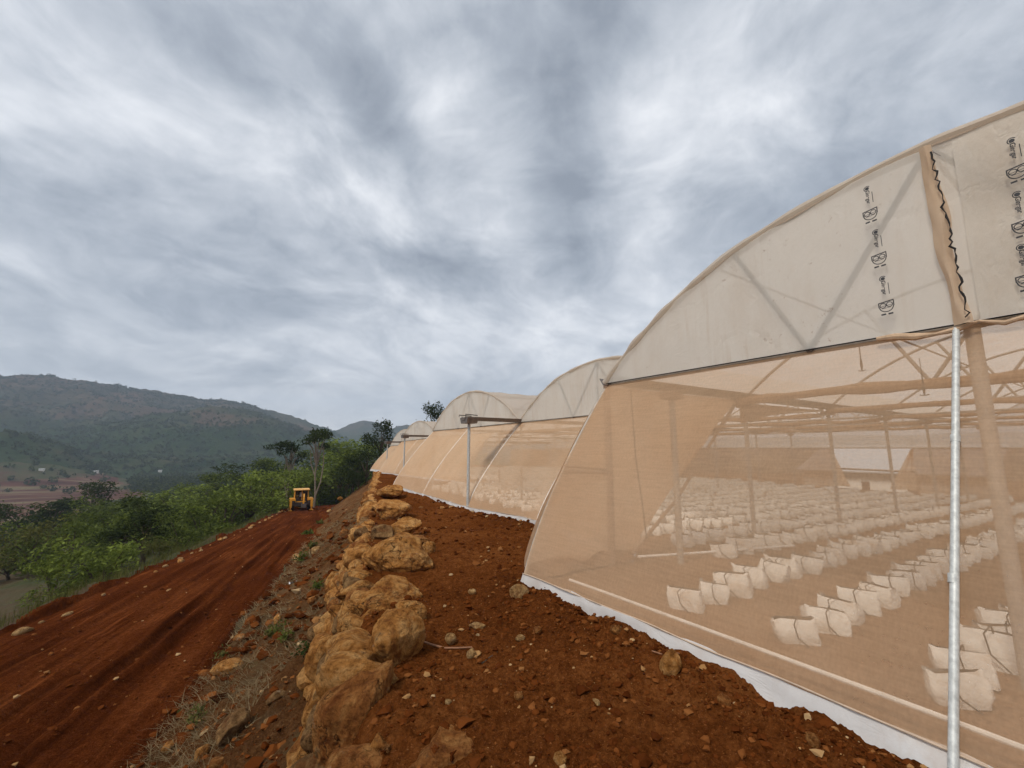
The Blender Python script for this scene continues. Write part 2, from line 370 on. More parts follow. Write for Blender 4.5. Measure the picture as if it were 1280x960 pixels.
def terrain(x, y, detail=True):
    x = np.asarray(x, float); y = np.asarray(y, float)
    a, p = ap(x, y); r = np.hypot(x, y); az = np.degrees(np.arctan2(x, y))
    aa = np.maximum(a, 0); pw = pwall(aa); zp = zpath(aa); zt = zterr(a); zw = zp-hwall(aa)
    q = PL-p-.35
    wob = .25*vn(a*.5, 0*a, 0, 5)
    z = np.where(p > pw, zp, np.where(p > pw-.5, zp+(zw-zp)*S((pw-p)/.5),
        np.where(p > PR+wob, zw+(zt-zw)*np.clip((pw-.5-p)/(pw-.5-PR-wob), 0, 1), zt)))
    z = np.where(q > 0, zt-2.4*S(q/4.0)-.13*np.maximum(q-2.5, 0)-.00025*np.maximum(q-30, 0)**2, z)
    z = z-5.0*S((a-64-.6*np.clip(p+8, 0, 30))/22)*(p > PL)-0
    z = np.where((x > 30.5), z-2.6*S((x-30.5)/3), z)-np.where((y < 22)&(p > 0), .016*np.clip(x-8, 0, 23), 0)
    isfar = r.size > 0 and r.max() > 108
    if isfar:
        fl = -26+1.3*fbm(x*.012, y*.012, 0, 3, .5, 40)
        z = np.maximum(z, fl)
        far = fl.copy()
    for k, (r0, r1, A, T, amp) in enumerate(RT if isfar else []):
        te = np.interp(az, A, T); H = CAMZ+te*r1-(-26)
        prof = np.where(r < r1, np.clip((r-r0)/(r1-r0), 0, 1)**1.2, 1-.35*S((r-r1)/900))
        n1 = 1-np.abs(fbm(x*.006+k*9, y*.006, 0, 5, .55, 20+k))*1.2
        hz = H*prof+(n1-.55)*np.minimum(H, 120)*.24*amp*np.sin(np.clip((r-r0)/(r1-r0), 0, 1.0)*math.pi)
        hz = hz+amp*5*fbm(x*.028, y*.028, 0, 4, .55, 31)*S((r-r0)/200)
        far = np.maximum(far, -26+hz)
    if isfar: z = z+(far-z)*S((r-100)/150)
    if detail:
        inside = x > base_x(y)+.25
        near = np.exp(-(r/60)**2)
        clod = .035*fbm(x*2.2, y*2.2, 0, 3, .55, 1)+.022*np.maximum(fbm(x*8, y*8, 0, 4, .6, 2), -.2)+.009*fbm(x*34, y*34, 0, 3, .6, 3)
        pathm = (p > pw-.3)&~inside
        e = base_x(y)-x; ridge = .07*np.exp(-((e-.22)/.2)**2)*(.6+.9*np.maximum(0, fbm(x*4, y*4, 0, 3, .6, 4)))*(p > pw)*(e > -.05)
        pile = (.10*fbm(x*.9, y*.9, 0, 3, .5, 9)+.05)*S((a-9)/10)*(p > pw)*S(e/.4)
        z = z+np.where(pathm, clod+ridge+pile, 0)*near
        bank = (p <= pw-.3)&(p > PR+wob)
        z = z+np.where(bank, .11*fbm(x*1.5, y*1.5, 0, 4, .55, 6)+.05*fbm(x*6, y*6, 0, 3, .6, 7), 0)*near
        ter = (p <= PR+wob)&(q < 0)
        pp = p+.35*vn(a*.07, p*.1, 0, 11)+.03*vn(a*.8, p, 0, 12)+.012*(a-20)
        rut = np.zeros_like(p)
        for c, w, h in ((-7.1, .10, .05), (-6.55, .13, .05), (-6.0, .08, .05), (-5.75, .09, .06), (-5.1, .12, .05), (-4.85, .07, .06), (-4.45, .08, .06), (-4.15, .10, .05), (-3.6, .09, .07), (-3.3, .07, .05), (-2.95, .1, .05)):
            p2 = pp-c-.28*vn(a*.06+c*3.1, c, 0, 17)-.04*(c+5)*np.sin(a*.05); rut = rut+(h*np.exp(-(p2/w)**2)-.8*h*np.exp(-((p2-.2)/(w*1.4))**2))*np.clip(.55+1.6*vn(a*.14+c*7, c, 0, 13), 0, 1.7)
        z = z+np.where(ter, rut+.016*fbm(x*3, y*3, 0, 4, .6, 8)+.03*fbm(x*.6, y*.6, 0, 2, .5, 14), 0)*S(r/6)
        z = z+np.where(inside & (x < 31) & (y < 46), .012*fbm(x*2, y*2, 0, 3, .5, 15), 0)
        z = z+np.where((q > 0)&(r < 300), .22*fbm(x*.5, y*.5, 0, 4, .55, 16), 0)
    return z
def tz(x, y): return float(terrain(np.array([x]), np.array([y]))[0])

ph = np.concatenate([np.arange(-180, -60, 5.0), np.arange(-60, 60, .21), np.arange(60, 180, 5.0)])
az = np.radians(ph)+YAW
rr = np.concatenate([[.35], .35*np.exp(np.linspace(.05, math.log(2150/.35), 760))])
nA, nR = len(az), len(rr)
AZ, RR = np.meshgrid(az, rr)
TX = RR*np.sin(AZ); TY = RR*np.cos(AZ); TZ = terrain(TX, TY)
TV = np.stack([TX, TY, TZ], -1).reshape(-1, 3)
ii, jj = np.meshgrid(np.arange(nR-1), np.arange(nA), indexing='ij'); j2 = (jj+1) % nA
TFQ = np.stack([ii*nA+jj, ii*nA+j2, (ii+1)*nA+j2, (ii+1)*nA+jj], -1).reshape(-1, 4)
FC = TV[TFQ].mean(1); fa, fp = ap(FC[:, 0], FC[:, 1]); fr = np.hypot(FC[:, 0], FC[:, 1])
faa = np.maximum(fa, 0)
ins = (FC[:, 0] > base_x(FC[:, 1])+.05) & (FC[:, 0] < 31) & (FC[:, 1] < 45) & (FC[:, 1] > -6)
reg = np.full(len(TFQ), 4)                                       # valley
reg[fr > 520] = 5
faz = np.degrees(np.arctan2(FC[:, 0], FC[:, 1]))-math.degrees(YAW)
flat = (fr > 205) & (fr < 560) & (FC[:, 2] < -21) & (faz < -41.5+2*vn(FC[:, 0]*.02, FC[:, 1]*.02, 0, 60)); reg[flat] = 6
nearp = (fp > PL-.55-.2*vn(fa*.9, 0*fa, 0, 66)) & (fa < 70+.5*np.clip(fp+8, 0, 30)) & (fr < 110)
reg[nearp & (fp > PR)] = 2; reg[nearp & (fp <= PR+.25*vn(fa*.5, 0*fa, 0, 5))] = 1
reg[nearp & (fp > pwall(faa)-.15)] = 0; reg[ins] = 3
for k, (nm, mt) in enumerate([('soil_path', 'path'), ('dirt_terrace', 'terrace'), ('embankment', 'bank'), ('ground', 'floor'), ('valley_ground', 'valley'), ('hills', 'hill'), ('field_ground', 'field')]):
    fs = TFQ[reg == k]
    if not len(fs): continue
    us, inv = np.unique(fs, return_inverse=True)
    o = link(nm, np_mesh(nm, TV[us], inv.reshape(-1, 4)), M[mt]); tag(o, kind='structure')
capv = np.concatenate([TV[:nA], [[0, 0, TV[:nA, 2].mean()]]]); capf = [(k, (k+1) % nA, nA) for k in range(nA)]
o = link('path_patch', np_mesh('path_patch', capv, np.array(capf)), M['path']); tag(o, kind='structure')

# ------------------------------------------------------------------ boulders
def rock_mesh(seed, sub=4, flat=.42, rough=1.0):
    bm = bmesh.new(); bmesh.ops.create_icosphere(bm, subdivisions=sub, radius=1)
    V = np.array([v.co[:] for v in bm.verts]); rg = np.random.default_rng(seed)
    Fs = np.array([[v.index for v in f.verts] for f in bm.faces]); bm.free()
    o = rg.uniform(-50, 50, 3); D = V.copy()
    rad = 1+.26*vn(V[:, 0]*1.1+o[0], V[:, 1]*1.1+o[1], V[:, 2]*1.1+o[2], seed)*rough
    P = D*rad[:, None]
    for k in range(9):
        n = rg.normal(size=3); n /= np.linalg.norm(n); d = rg.uniform(.5, .9)
        ex = np.maximum(P@n-d, 0); P = P-np.outer(ex*flat*1.55, n)
    W = P*2.4+o
    P = P+D*(.055*rough*fbm(W[:, 0], W[:, 1], W[:, 2], 4, .55, seed+3))[:, None]
    W = P*7+o; P = P+D*(.017*rough*fbm(W[:, 0], W[:, 1], W[:, 2], 3, .6, seed+9))[:, None]
    P /= np.abs(P).max(0)
    return np_mesh('boulder', P, Fs)
def boulder(name, me, mat, loc, sz, rot, label, group=None, cat='boulder'):
    o = bpy.data.objects.new(name, me); COL.objects.link(o)
    if not me.materials: me.materials.append(M['rock'])
    o.material_slots[0].link = 'OBJECT'; o.material_slots[0].material = M[mat]
    o.location = loc; o.scale = sz; o.rotation_euler = rot
    return tag(o, label, cat, group)
WG = 'boulders of the dry stone wall'
# (u, v, plane height, width px, height px, depth ratio, material, label, tilt)
BIG = [
 (486, 806, .10, 82, 76, .9, 'rock', 'big rounded ochre boulder with a dark red patch on top, overhanging the path', (0, .1, .3)),
 (492, 697, .12, 100, 56, .8, 'rock', 'long smooth ochre boulder with a tapered end pointing at the path', (0, .1, -.45)),
 (482, 752, .02, 84, 52, .9, 'rock', 'wide ochre boulder between the long tapered boulder and the big rounded one', (0, 0, .2)),
 (512, 770, .06, 42, 34, .8, 'rock', 'angular ochre rock with a dark hollow leaning behind the big rounded boulder', (.3, .3, .4)),
 (436, 905, -.12, 105, 150, .9, 'rock_red', 'huge red-dusted slab of rock at the near end of the wall', (0, .35, .3)),
 (399, 885, -.5, 46, 90, .9, 'rock', 'tall ochre rock with grey veins on the outer side of the red slab', (0, .3, .2)),
 (402, 826, -.55, 44, 52, .9, 'rock', 'plump ochre stone low in the wall face beside the tall leaning slab', (0, .3, .2)),
 (426, 790, -.4, 26, 62, .9, 'rock_red', 'narrow dusty stone standing upright in the wall face', (.1, .2, 0)),
 (449, 800, -.25, 36, 100, 1.1, 'rock', 'tall leaning ochre slab against the big rounded boulder', (.2, .45, .2)),
 (436, 835, -.3, 28, 34, .9, 'rock_grey', 'small grey-ended stone poking out below the big rounded boulder', (0, .2, 0)),
 (440, 745, -.3, 34, 56, 1, 'rock', 'upright ochre stone in the wall face below the wide boulder', (0, .3, .4)),
 (425, 760, -.5, 24, 34, 1, 'rock_red', 'small dusty stone at the wall foot behind the narrow upright stone', (0, .2, 0)),
 (448, 704, -.25, 28, 46, 1, 'rock_red', 'dusty red stone in the wall face left of the long tapered boulder', (0, .3, .3)),
 (500, 655, .12, 48, 22, .8, 'rock', 'jagged ochre rock with a dark overhang lying across the wall top', (.1, -.25, .2)),
 (478, 664, .0, 34, 26, .9, 'rock_grey', 'grey flat stone under the jagged overhanging rock', (0, .2, 0)),
 (520, 676, -.02, 42, 12, .9, 'rock_red', 'low dusty stone sunk in the path behind the long tapered boulder', (0, 0, .1)),
 (483, 632, .1, 50, 26, 1.2, 'rock', 'broad bright ochre rock on the wall top before the middle greenhouse', (0, 0, .5)),
 (463, 640, -.3, 24, 26, 1, 'rock', 'round ochre stone in the wall face beside the broad bright rock', (0, 0, .5)),
 (487, 611, .15, 34, 16, 1, 'rock', 'flat ochre rock on the wall top near the middle greenhouse corner', (0, 0, .5)),
 (545, 962, -.04, 110, 44, .9, 'rock_red', 'half buried red rock breaking through the path at the near edge', (0, 0, .3)),
 (470, 955, -.05, 62, 66, .9, 'rock', 'pale topped rock wedged between red slab and half buried rock', (0, .1, .3)),
]
for k, (u, v, z, w, h, dr, mt, lb, rot) in enumerate(BIG):
    c = at_z(u, v, z); t = (c-CAM)@FWD
    if k in (13, 14, 16, 18): c = c-np.array([0, 0, .10])
    hw, hh = w*t/F/2, h*t/F/2
    c = c+np.array([math.sin(YAW), math.cos(YAW), 0])*hw*dr*.35
    o = boulder('boulder', rock_mesh(100+k, 6 if k in (0, 1, 2, 4) else 5, .42 if k < 13 else .75), mt, c, (hw*1.04, hw*dr, hh*1.0), (rot[0], rot[1], rot[2]-YAW*.6), lb, WG)
ROCKS = [rock_mesh(300+k, 3) for k in range(14)]
ROCKS_HI = [rock_mesh(340+k, 4) for k in range(10)]
wall_list = []
a = .9
while a < 58:                                   # the courses of the wall face
    far = a > 16
    step = random.uniform(.26, .42) if not far else random.uniform(.7, 1.15)
    H = float(hwall(a)); n = 4
    for c in range(n):
        if random.random() < .12: continue
        s = random.uniform(.14, .27)*(1.0 if not far else 1.5)
        f = (c+.5+random.uniform(-.25, .25))/n
        p = float(pwall(a))-.08-.36*f+random.uniform(-.05, .05)
        wall_list.append((a+random.uniform(-.15, .15), p, float(zpath(a))-H*f+.06, s))
    a += step
wall_list.sort(key=lambda w: w[0])
for k, (a, p, z, s) in enumerate(wall_list):
    x, y = xy(a, p); hi = a < 12
    me = random.choice(ROCKS_HI if hi else ROCKS)
    fl = 'upper' if z > zpath(a)-.45*hwall(a) else 'lower'
    boulder('wall_stone', me, random.choice(['rock', 'rock', 'rock_red', 'rock', 'rock_grey']), (x, y, z),
            (s*random.uniform(.7, 1.1), s*random.uniform(.9, 1.4), s*random.uniform(.55, .9)), (random.uniform(-.4, .4), random.uniform(-.4, .4), random.uniform(0, 6.28)),
            f'{fl} course stone, {nth(k+1)} from the near end of the dry stone wall', 'small stones of the dry stone wall', 'stone')
# loose rocks
LOOSE = [
 (650, 746, 26, 20, 'rock_pale', 'pale round rock alone on the path before the nearest greenhouse corner'),
 (838, 838, 34, 30, 'rock', 'ochre rock half sunk in the clods beside the white skirt'),
 (563, 802, 18, 12, 'rock_pale', 'small pale stone on the path beside the thin root'),
 (598, 785, 26, 8, 'rock_pale', 'flat grey-white stone chip flush with the path'),
 (590, 742, 12, 8, 'rock_pale', 'tiny pale pebble in the middle of the path'),
 (700, 952, 22, 12, 'rock', 'small ochre stone at the near middle of the path'),
 (1018, 932, 22, 18, 'rock_red', 'reddish stone on the clods right below the white skirt'),
 (650, 800, 14, 7, 'rock_pale', 'thin pale chip on the path right of the root'),
 (588, 822, 15, 14, 'rock_pale', 'pointed pale chip just below the root'),
 (648, 874, 14, 10, 'rock_red', 'small dull red stone near the path centre'),
 (672, 790, 12, 9, 'rock_red', 'small reddish stone lying on the path below the skirt corner'),
 (770, 792, 16, 14, 'rock_red', 'clod-like reddish stone on the loose edge by the skirt'),
 (535, 690, 20, 16, 'rock', 'small ochre rock at the tip of the long tapered boulder'),
 (560, 880, 12, 8, 'rock_pale', 'tiny ochre pebble on bare soil near the huge red slab'),
 (745, 880, 12, 9, 'rock_pale', 'tiny pale stone on the path below the ochre sunk rock'),
 (905, 880, 18, 14, 'rock_red', 'dark red stone on the edge of the loose soil heap'),
]
def on_ground(u, v):
    d = ray(u, v); T = 1.5*1.006**np.arange(700); P = CAM+T[:, None]*d
    P = P[np.hypot(P[:, 0], P[:, 1]) < 100]; k = int(np.argmax(P[:, 2] < terrain(P[:, 0], P[:, 1])))
    return P[k], T[k]
for k, (u, v, w, h, mt, lb) in enumerate(LOOSE):
    P, t = on_ground(u, v); s = w*t/F/2
    boulder('loose_rock', rock_mesh(500+k, 4 if w > 20 else 3), mt, (P[0], P[1], P[2]+.25*h*t/F), (s, s*.8, h*t/F*.55), (random.uniform(-.2, .2), random.uniform(-.2, .2), random.uniform(0, 6)), lb, 'loose rocks on the path', 'rock')
BANK = [(418, 733, 30, 24, 'rock', 'round ochre boulder lying loose on the bank below the wall'),
 (286, 841, 40, 20, 'rock', 'flat bright ochre slab with a sharp edge on the bank'),
 (347, 778, 14, 12, 'rock', 'small bright ochre stone at the upper edge of the bank'),
 (212, 936, 24, 14, 'rock', 'ochre wedge of stone at the near foot of the bank'),
 (254, 946, 20, 18, 'rock', 'round ochre stone at the near foot of the bank'),
 (290, 915, 50, 26, 'rock_grey', 'grey layered rock lying across the bank'),
 (345, 875, 26, 14, 'rock_grey', 'small grey rock on the bank beside the wall foot'),
 (270, 958, 20, 14, 'rock_red', 'dull red stone beside the round ochre stone at the bank foot'),
 (390, 752, 16, 10, 'rock_red', 'reddish stone on the bank beside the round loose boulder'),
 (395, 690, 14, 9, 'rock_pale', 'pale flat stone high on the bank'),
 (372, 700, 18, 9, 'rock_pale', 'pale stone lying at the bank edge below the weeds'),
 (430, 668, 14, 10, 'rock_red', 'dusty stone on the bank below the jagged rock'),
 (300, 800, 22, 12, 'rock_red', 'dark stone sunk in the straw at the terrace edge'),
 (335, 905, 14, 9, 'rock_pale', 'pale chip on bare bank soil'),
 (412, 640, 9, 6, 'rock_pale', 'pale stone on the far stretch of the bank'),
 (425, 625, 9, 6, 'rock', 'ochre stone on the far stretch of the bank')]
for k, (u, v, w, h, mt, lb) in enumerate(BANK):
    P, t = on_ground(u, v); s = w*t/F/2
    boulder('bank_rock', rock_mesh(600+k, 4 if w > 20 else 3), mt, (P[0], P[1], P[2]+.2*h*t/F), (s, s*.75, h*t/F*.55), (random.uniform(-.3, .3), random.uniform(-.3, .3), random.uniform(0, 6)), lb, 'rocks on the bank', 'rock')
# pale stones along the terrace's outer edge
a = 8.0; k = 0
while a < 63:
    k += 1; s = random.uniform(.06, .2)
    p = PL+.12+random.uniform(-.15, .15); x, y = xy(a, p)
    boulder('edge_stone', random.choice(ROCKS), random.choice(['rock_pale', 'rock_pale', 'rock']), (x, y, tz(x, y)+s*.2), (s*.8, s*1.4, s*.6), (0, random.uniform(-.2, .2), -HA+random.uniform(-.4, .4)),
            f'pale stone, {nth(k)} from the near end of the terrace outer edge', 'stones edging the terrace', 'stone')
    a += random.uniform(.5, 2.3)

# ------------------------------------------------------------------ gravel, straw (uncountable)
def scatter_mesh(name, pts, scl, proto_v, proto_f, mat, tilt=True):
    n = len(pts); pv = np.array(proto_v); nv = len(pv); out = np.empty((n, nv, 3)); 
    q = rng.normal(size=(n, 4)); q /= np.linalg.norm(q, axis=1)[:, None]
    w, x, y, z = q.T
    Rm = np.stack([1-2*(y*y+z*z), 2*(x*y-z*w), 2*(x*z+y*w), 2*(x*y+z*w), 1-2*(x*x+z*z), 2*(y*z-x*w), 2*(x*z-y*w), 2*(y*z+x*w), 1-2*(x*x+y*y)], -1).reshape(n, 3, 3)
    jit = 1+(.3 if nv < 20 else .06)*rng.normal(size=(n, nv, 1))
    out = np.einsum('nij,nkj->nki', Rm, pv[None]*jit)*scl[:, None, :]+pts[:, None, :]
    fs = (np.array(proto_f)[None]+(np.arange(n)*nv)[:, None, None]).reshape(-1, len(proto_f[0]))
    return link(name, np_mesh(name, out.reshape(-1, 3), fs, smooth=False), mat)
bm = bmesh.new(); bmesh.ops.create_icosphere(bm, subdivisions=1, radius=1)
ICO_V = [v.co[:] for v in bm.verts]; ICO_F = [[v.index for v in f.verts] for f in bm.faces]; bm.free()
def pebbles(n, rmin, rmax, pmin, pmax, smin, smax, name, side):
    az_ = YAW+np.radians(rng.uniform(-56, 56, n*3)); r_ = rmin*np.exp(rng.uniform(0, 1, n*3)*math.log(rmax/rmin))
    x = r_*np.sin(az_); y = r_*np.cos(az_); a_, p_ = ap(x, y); pw = pwall(np.maximum(a_, 0))
    e = base_x(y)-x
    if side == 'path': ok = (p_ > pw-.05) & (e > .05); ok &= (rng.uniform(size=len(x)) < np.clip(.28+.9*np.exp(-(e/.45)**2)+.3*vn(x*1.2, y*1.2, 0, 77), .05, 1))
    elif side == 'bank': ok = (p_ < pw-.3) & (p_ > PR-.2)
    else: ok = (p_ < PR-.2) & (p_ > PL) & (r_ > 5)
    x, y, r_ = x[ok][:n], y[ok][:n], r_[ok][:n]
    s = smin*(smax/smin)**(rng.uniform(size=len(x))**3.2)*np.clip(r_/6, 1, 2.2)
    zz = terrain(x, y)
    sc = s[:, None]*np.array([1.0, .9, .62])
    o = scatter_mesh(name, np.stack([x, y, zz+s*.2], -1), sc, ICO_V, ICO_F, M['gravel']); return tag(o, kind='stuff')
pebbles(42000, 1.9, 17, 0, 9, .003, .034, 'gravel', 'path')
pebbles(1100, 2.4, 22, 0, 9, .014, .062, 'soil_clods', 'path')
pebbles(7500, 3.5, 45, 0, 0, .008, .085, 'rubble', 'bank')
pebbles(2600, 6, 50, 0, 0, .006, .034, 'clods', 'terrace')
Q = []
for _ in range(1500):
    a_ = random.uniform(5, 62); f = random.random(); H_ = float(hwall(a_)); x, y = xy(a_, float(pwall(a_))-.02-.5*f+random.gauss(0, .06))
    Q.append((x, y, float(zpath(a_))-H_*f+.05))
sz = rng.uniform(.05, .17, len(Q))[:, None]*np.array([1, 1, .75])
rm_ = rock_mesh(777, 2); rv = [v.co[:] for v in rm_.vertices]; rf_ = [list(p.vertices) for p in rm_.polygons]
tag(scatter_mesh('wall_rubble', np.array(Q), sz, rv, rf_, M['rock']), kind='stuff')
def blades(n, name, mat):
    V = []; Fs = []; XY = []
    k = 0; tries = 0
    while k < n and tries < n*20:
        tries += 1
        a_ = 3.5*math.exp(random.random()*math.log(9)); p_ = random.uniform(PR-.1, float(pwall(a_))-.6)
        x, y = xy(a_, p_)
        if vn(x*1.1, y*1.1, 0, 91) < -.1+.5*max(0, (p_-PR)/2.4)-.2: continue
        z = 0.0; L = random.uniform(.08, .38); w = random.uniform(.002, .005)*max(1, a_/6)
        an = random.gauss(2.6, .8); el = random.uniform(.02, .7); dx, dy = math.cos(an)*math.cos(el), math.sin(an)*math.cos(el)
        b = len(V); px_, py_ = -dy, dx
        for i, tt in enumerate((0, .5, 1)):
            zz = z+.01+L*(tt*math.sin(el)-.25*tt*tt); ww = w*(1-.7*tt)
            V += [(x+dx*L*tt-px_*ww, y+dy*L*tt-py_*ww, zz), (x+dx*L*tt+px_*ww, y+dy*L*tt+py_*ww, zz+.002)]
        Fs += [(b, b+1, b+3, b+2), (b+2, b+3, b+5, b+4)]; k += 1; XY.append((x, y))
    XY = np.array(XY); V = np.array(V); V[:, 2] += np.repeat(terrain(XY[:, 0], XY[:, 1]), 6)
    o = link(name, np_mesh(name, V, Fs, False), mat); return tag(o, kind='stuff')
blades(8000, 'dry_grass', M['straw'])

# weeds on the bank
def leaf_cloud(n, size, fn, seed, flat=.35):
    rg = np.random.default_rng(seed); C = np.array([fn(rg) for _ in range(n)])
    nrm = rg.normal(size=(n, 3)); nrm[:, 2] = np.abs(nrm[:, 2])+flat; nrm /= np.linalg.norm(nrm, axis=1)[:, None]
    t = np.cross(nrm, rg.normal(size=(n, 3))); t /= np.linalg.norm(t, axis=1)[:, None]; b = np.cross(nrm, t)
    s = size*rg.uniform(.6, 1.35, n)[:, None]
    V = np.stack([C-t*s*.9, C-b*s*.42+nrm*s*.12, C+t*s, C+b*s*.42+nrm*s*.12], 1).reshape(-1, 3)
    return V, np.arange(n*3).reshape(-1, 4)
WEEDS = [(378, 700, .35, 'leaf', 'green weed on the bank edge left of the long tapered boulder'), (392, 684, .3, 'leaf_olive', 'olive weed clump higher up on the bank'),
 (398, 735, .28, 'leaf', 'small green weed beside the round loose boulder'), (385, 818, .3, 'leaf_dark', 'dark green weed against the wall foot'),
 (352, 790, .22, 'leaf', 'low green weed beside the small bright ochre stone'), (338, 795, .18, 'leaf_olive', 'olive sprig at the terrace edge of the bank'),
 (357, 800, .16, 'leaf', 'tiny green sprig in bare soil on the bank'), (246, 900, .2, 'leaf_olive', 'yellowish weed in the straw near the bank foot'),
 (280, 822, .2, 'leaf_olive', 'pale dry weed standing behind the flat ochre slab'), (384, 668, .35, 'leaf', 'bushy weed at the bank edge below the far wall'),
 (420, 741, .18, 'leaf_dark', 'dark sprig in front of the round loose boulder'), (400, 655, .3, 'leaf_olive', 'straggly weed on the far bank slope')]
for k, (u, v, s, mt, lb) in enumerate(WEEDS):
    P, t = on_ground(u, v); e = empty('weed', tuple(P)); tag(e, lb, 'weed', 'weeds on the bank')
    V, Fs = leaf_cloud(140, .035*max(1, t/8), lambda rg: (rg.normal()*s*.4, rg.normal()*s*.4, abs(rg.normal())*s*.35+.02), 40+k)
    link('foliage', np_mesh('foliage', V, Fs, False), M[mt], e)
    m = MB()
    m.tube([(0, 0, -.03), (.01, .01, s*.3), (.03, 0, s*.6)], [.008, .006, .003], 5); m.build('stem', M['leaf_olive'], e, local=True)
V = []; Fs = []; XY = []
for _ in range(5000):
    a_ = 6*math.exp(random.random()*math.log(11)); p_ = PL-.45-abs(random.gauss(0, .9)); x, y = xy(a_, p_); k_ = max(1, a_/14)
    L = random.uniform(.12, .5); w_ = .007*k_; an = random.uniform(0, 6.28); ln = random.uniform(.1, .5)*L; b_ = len(V); XY.append((x, y))
    V += [(x-w_*math.sin(an+1.5), y-w_*math.cos(an+1.5), -.02), (x+w_*math.sin(an+1.5), y+w_*math.cos(an+1.5), -.02), (x+ln*math.sin(an), y+ln*math.cos(an), L)]; Fs.append((b_, b_+1, b_+2))
XY = np.array(XY); V = np.array(V); V[:, 2] += np.repeat(terrain(XY[:, 0], XY[:, 1]), 3)
tag(link('rim_grass', np_mesh('rim_grass', V, Fs, False), M['leaf_olive']), kind='stuff')
# root, twig, litter
def ground_curve(pts, r, name, mat, lb, cat):
    Q = []
    for u, v in pts: P, t = on_ground(u, v); Q.append((P[0], P[1], P[2]+r*1.2))
    C = []
    for i in range(len(Q)-1):
        for j in range(4): f = j/4; C.append(tuple(Q[i][k]*(1-f)+Q[i+1][k]*f for k in range(3)))
    C.append(Q[-1]); o = MB().tube(C, [r*(1-.5*i/len(C)) for i in range(len(C))], 7).build(name, mat); tag(o, lb, cat)
ground_curve([(526, 803), (540, 808), (556, 812), (572, 812), (590, 811)], .011, 'root', M['root'], 'thin bare root curving over the path from the big rounded boulder', 'root')
ground_curve([(602, 831), (612, 823), (622, 816)], .007, 'twig', M['bark_dark'], 'short dark twig on the path right of the root', 'twig')
ground_curve([(815, 815), (828, 819), (845, 817), (858, 820)], .006, 'twig', M['root'], 'crooked pale twig above the ochre sunk rock by the skirt', 'twig')
P, t = on_ground(366, 730); m = grid(lambda u, v: (P[0]+.22*(u-.5), P[1]+.12*(v-.5), P[2]+.05+.05*vn(u*3, v*3, 0, 3)), 8, 6)
tag(m.build('plastic_scrap', M['litter']), 'crumpled white plastic scrap lying on the bank', 'litter')

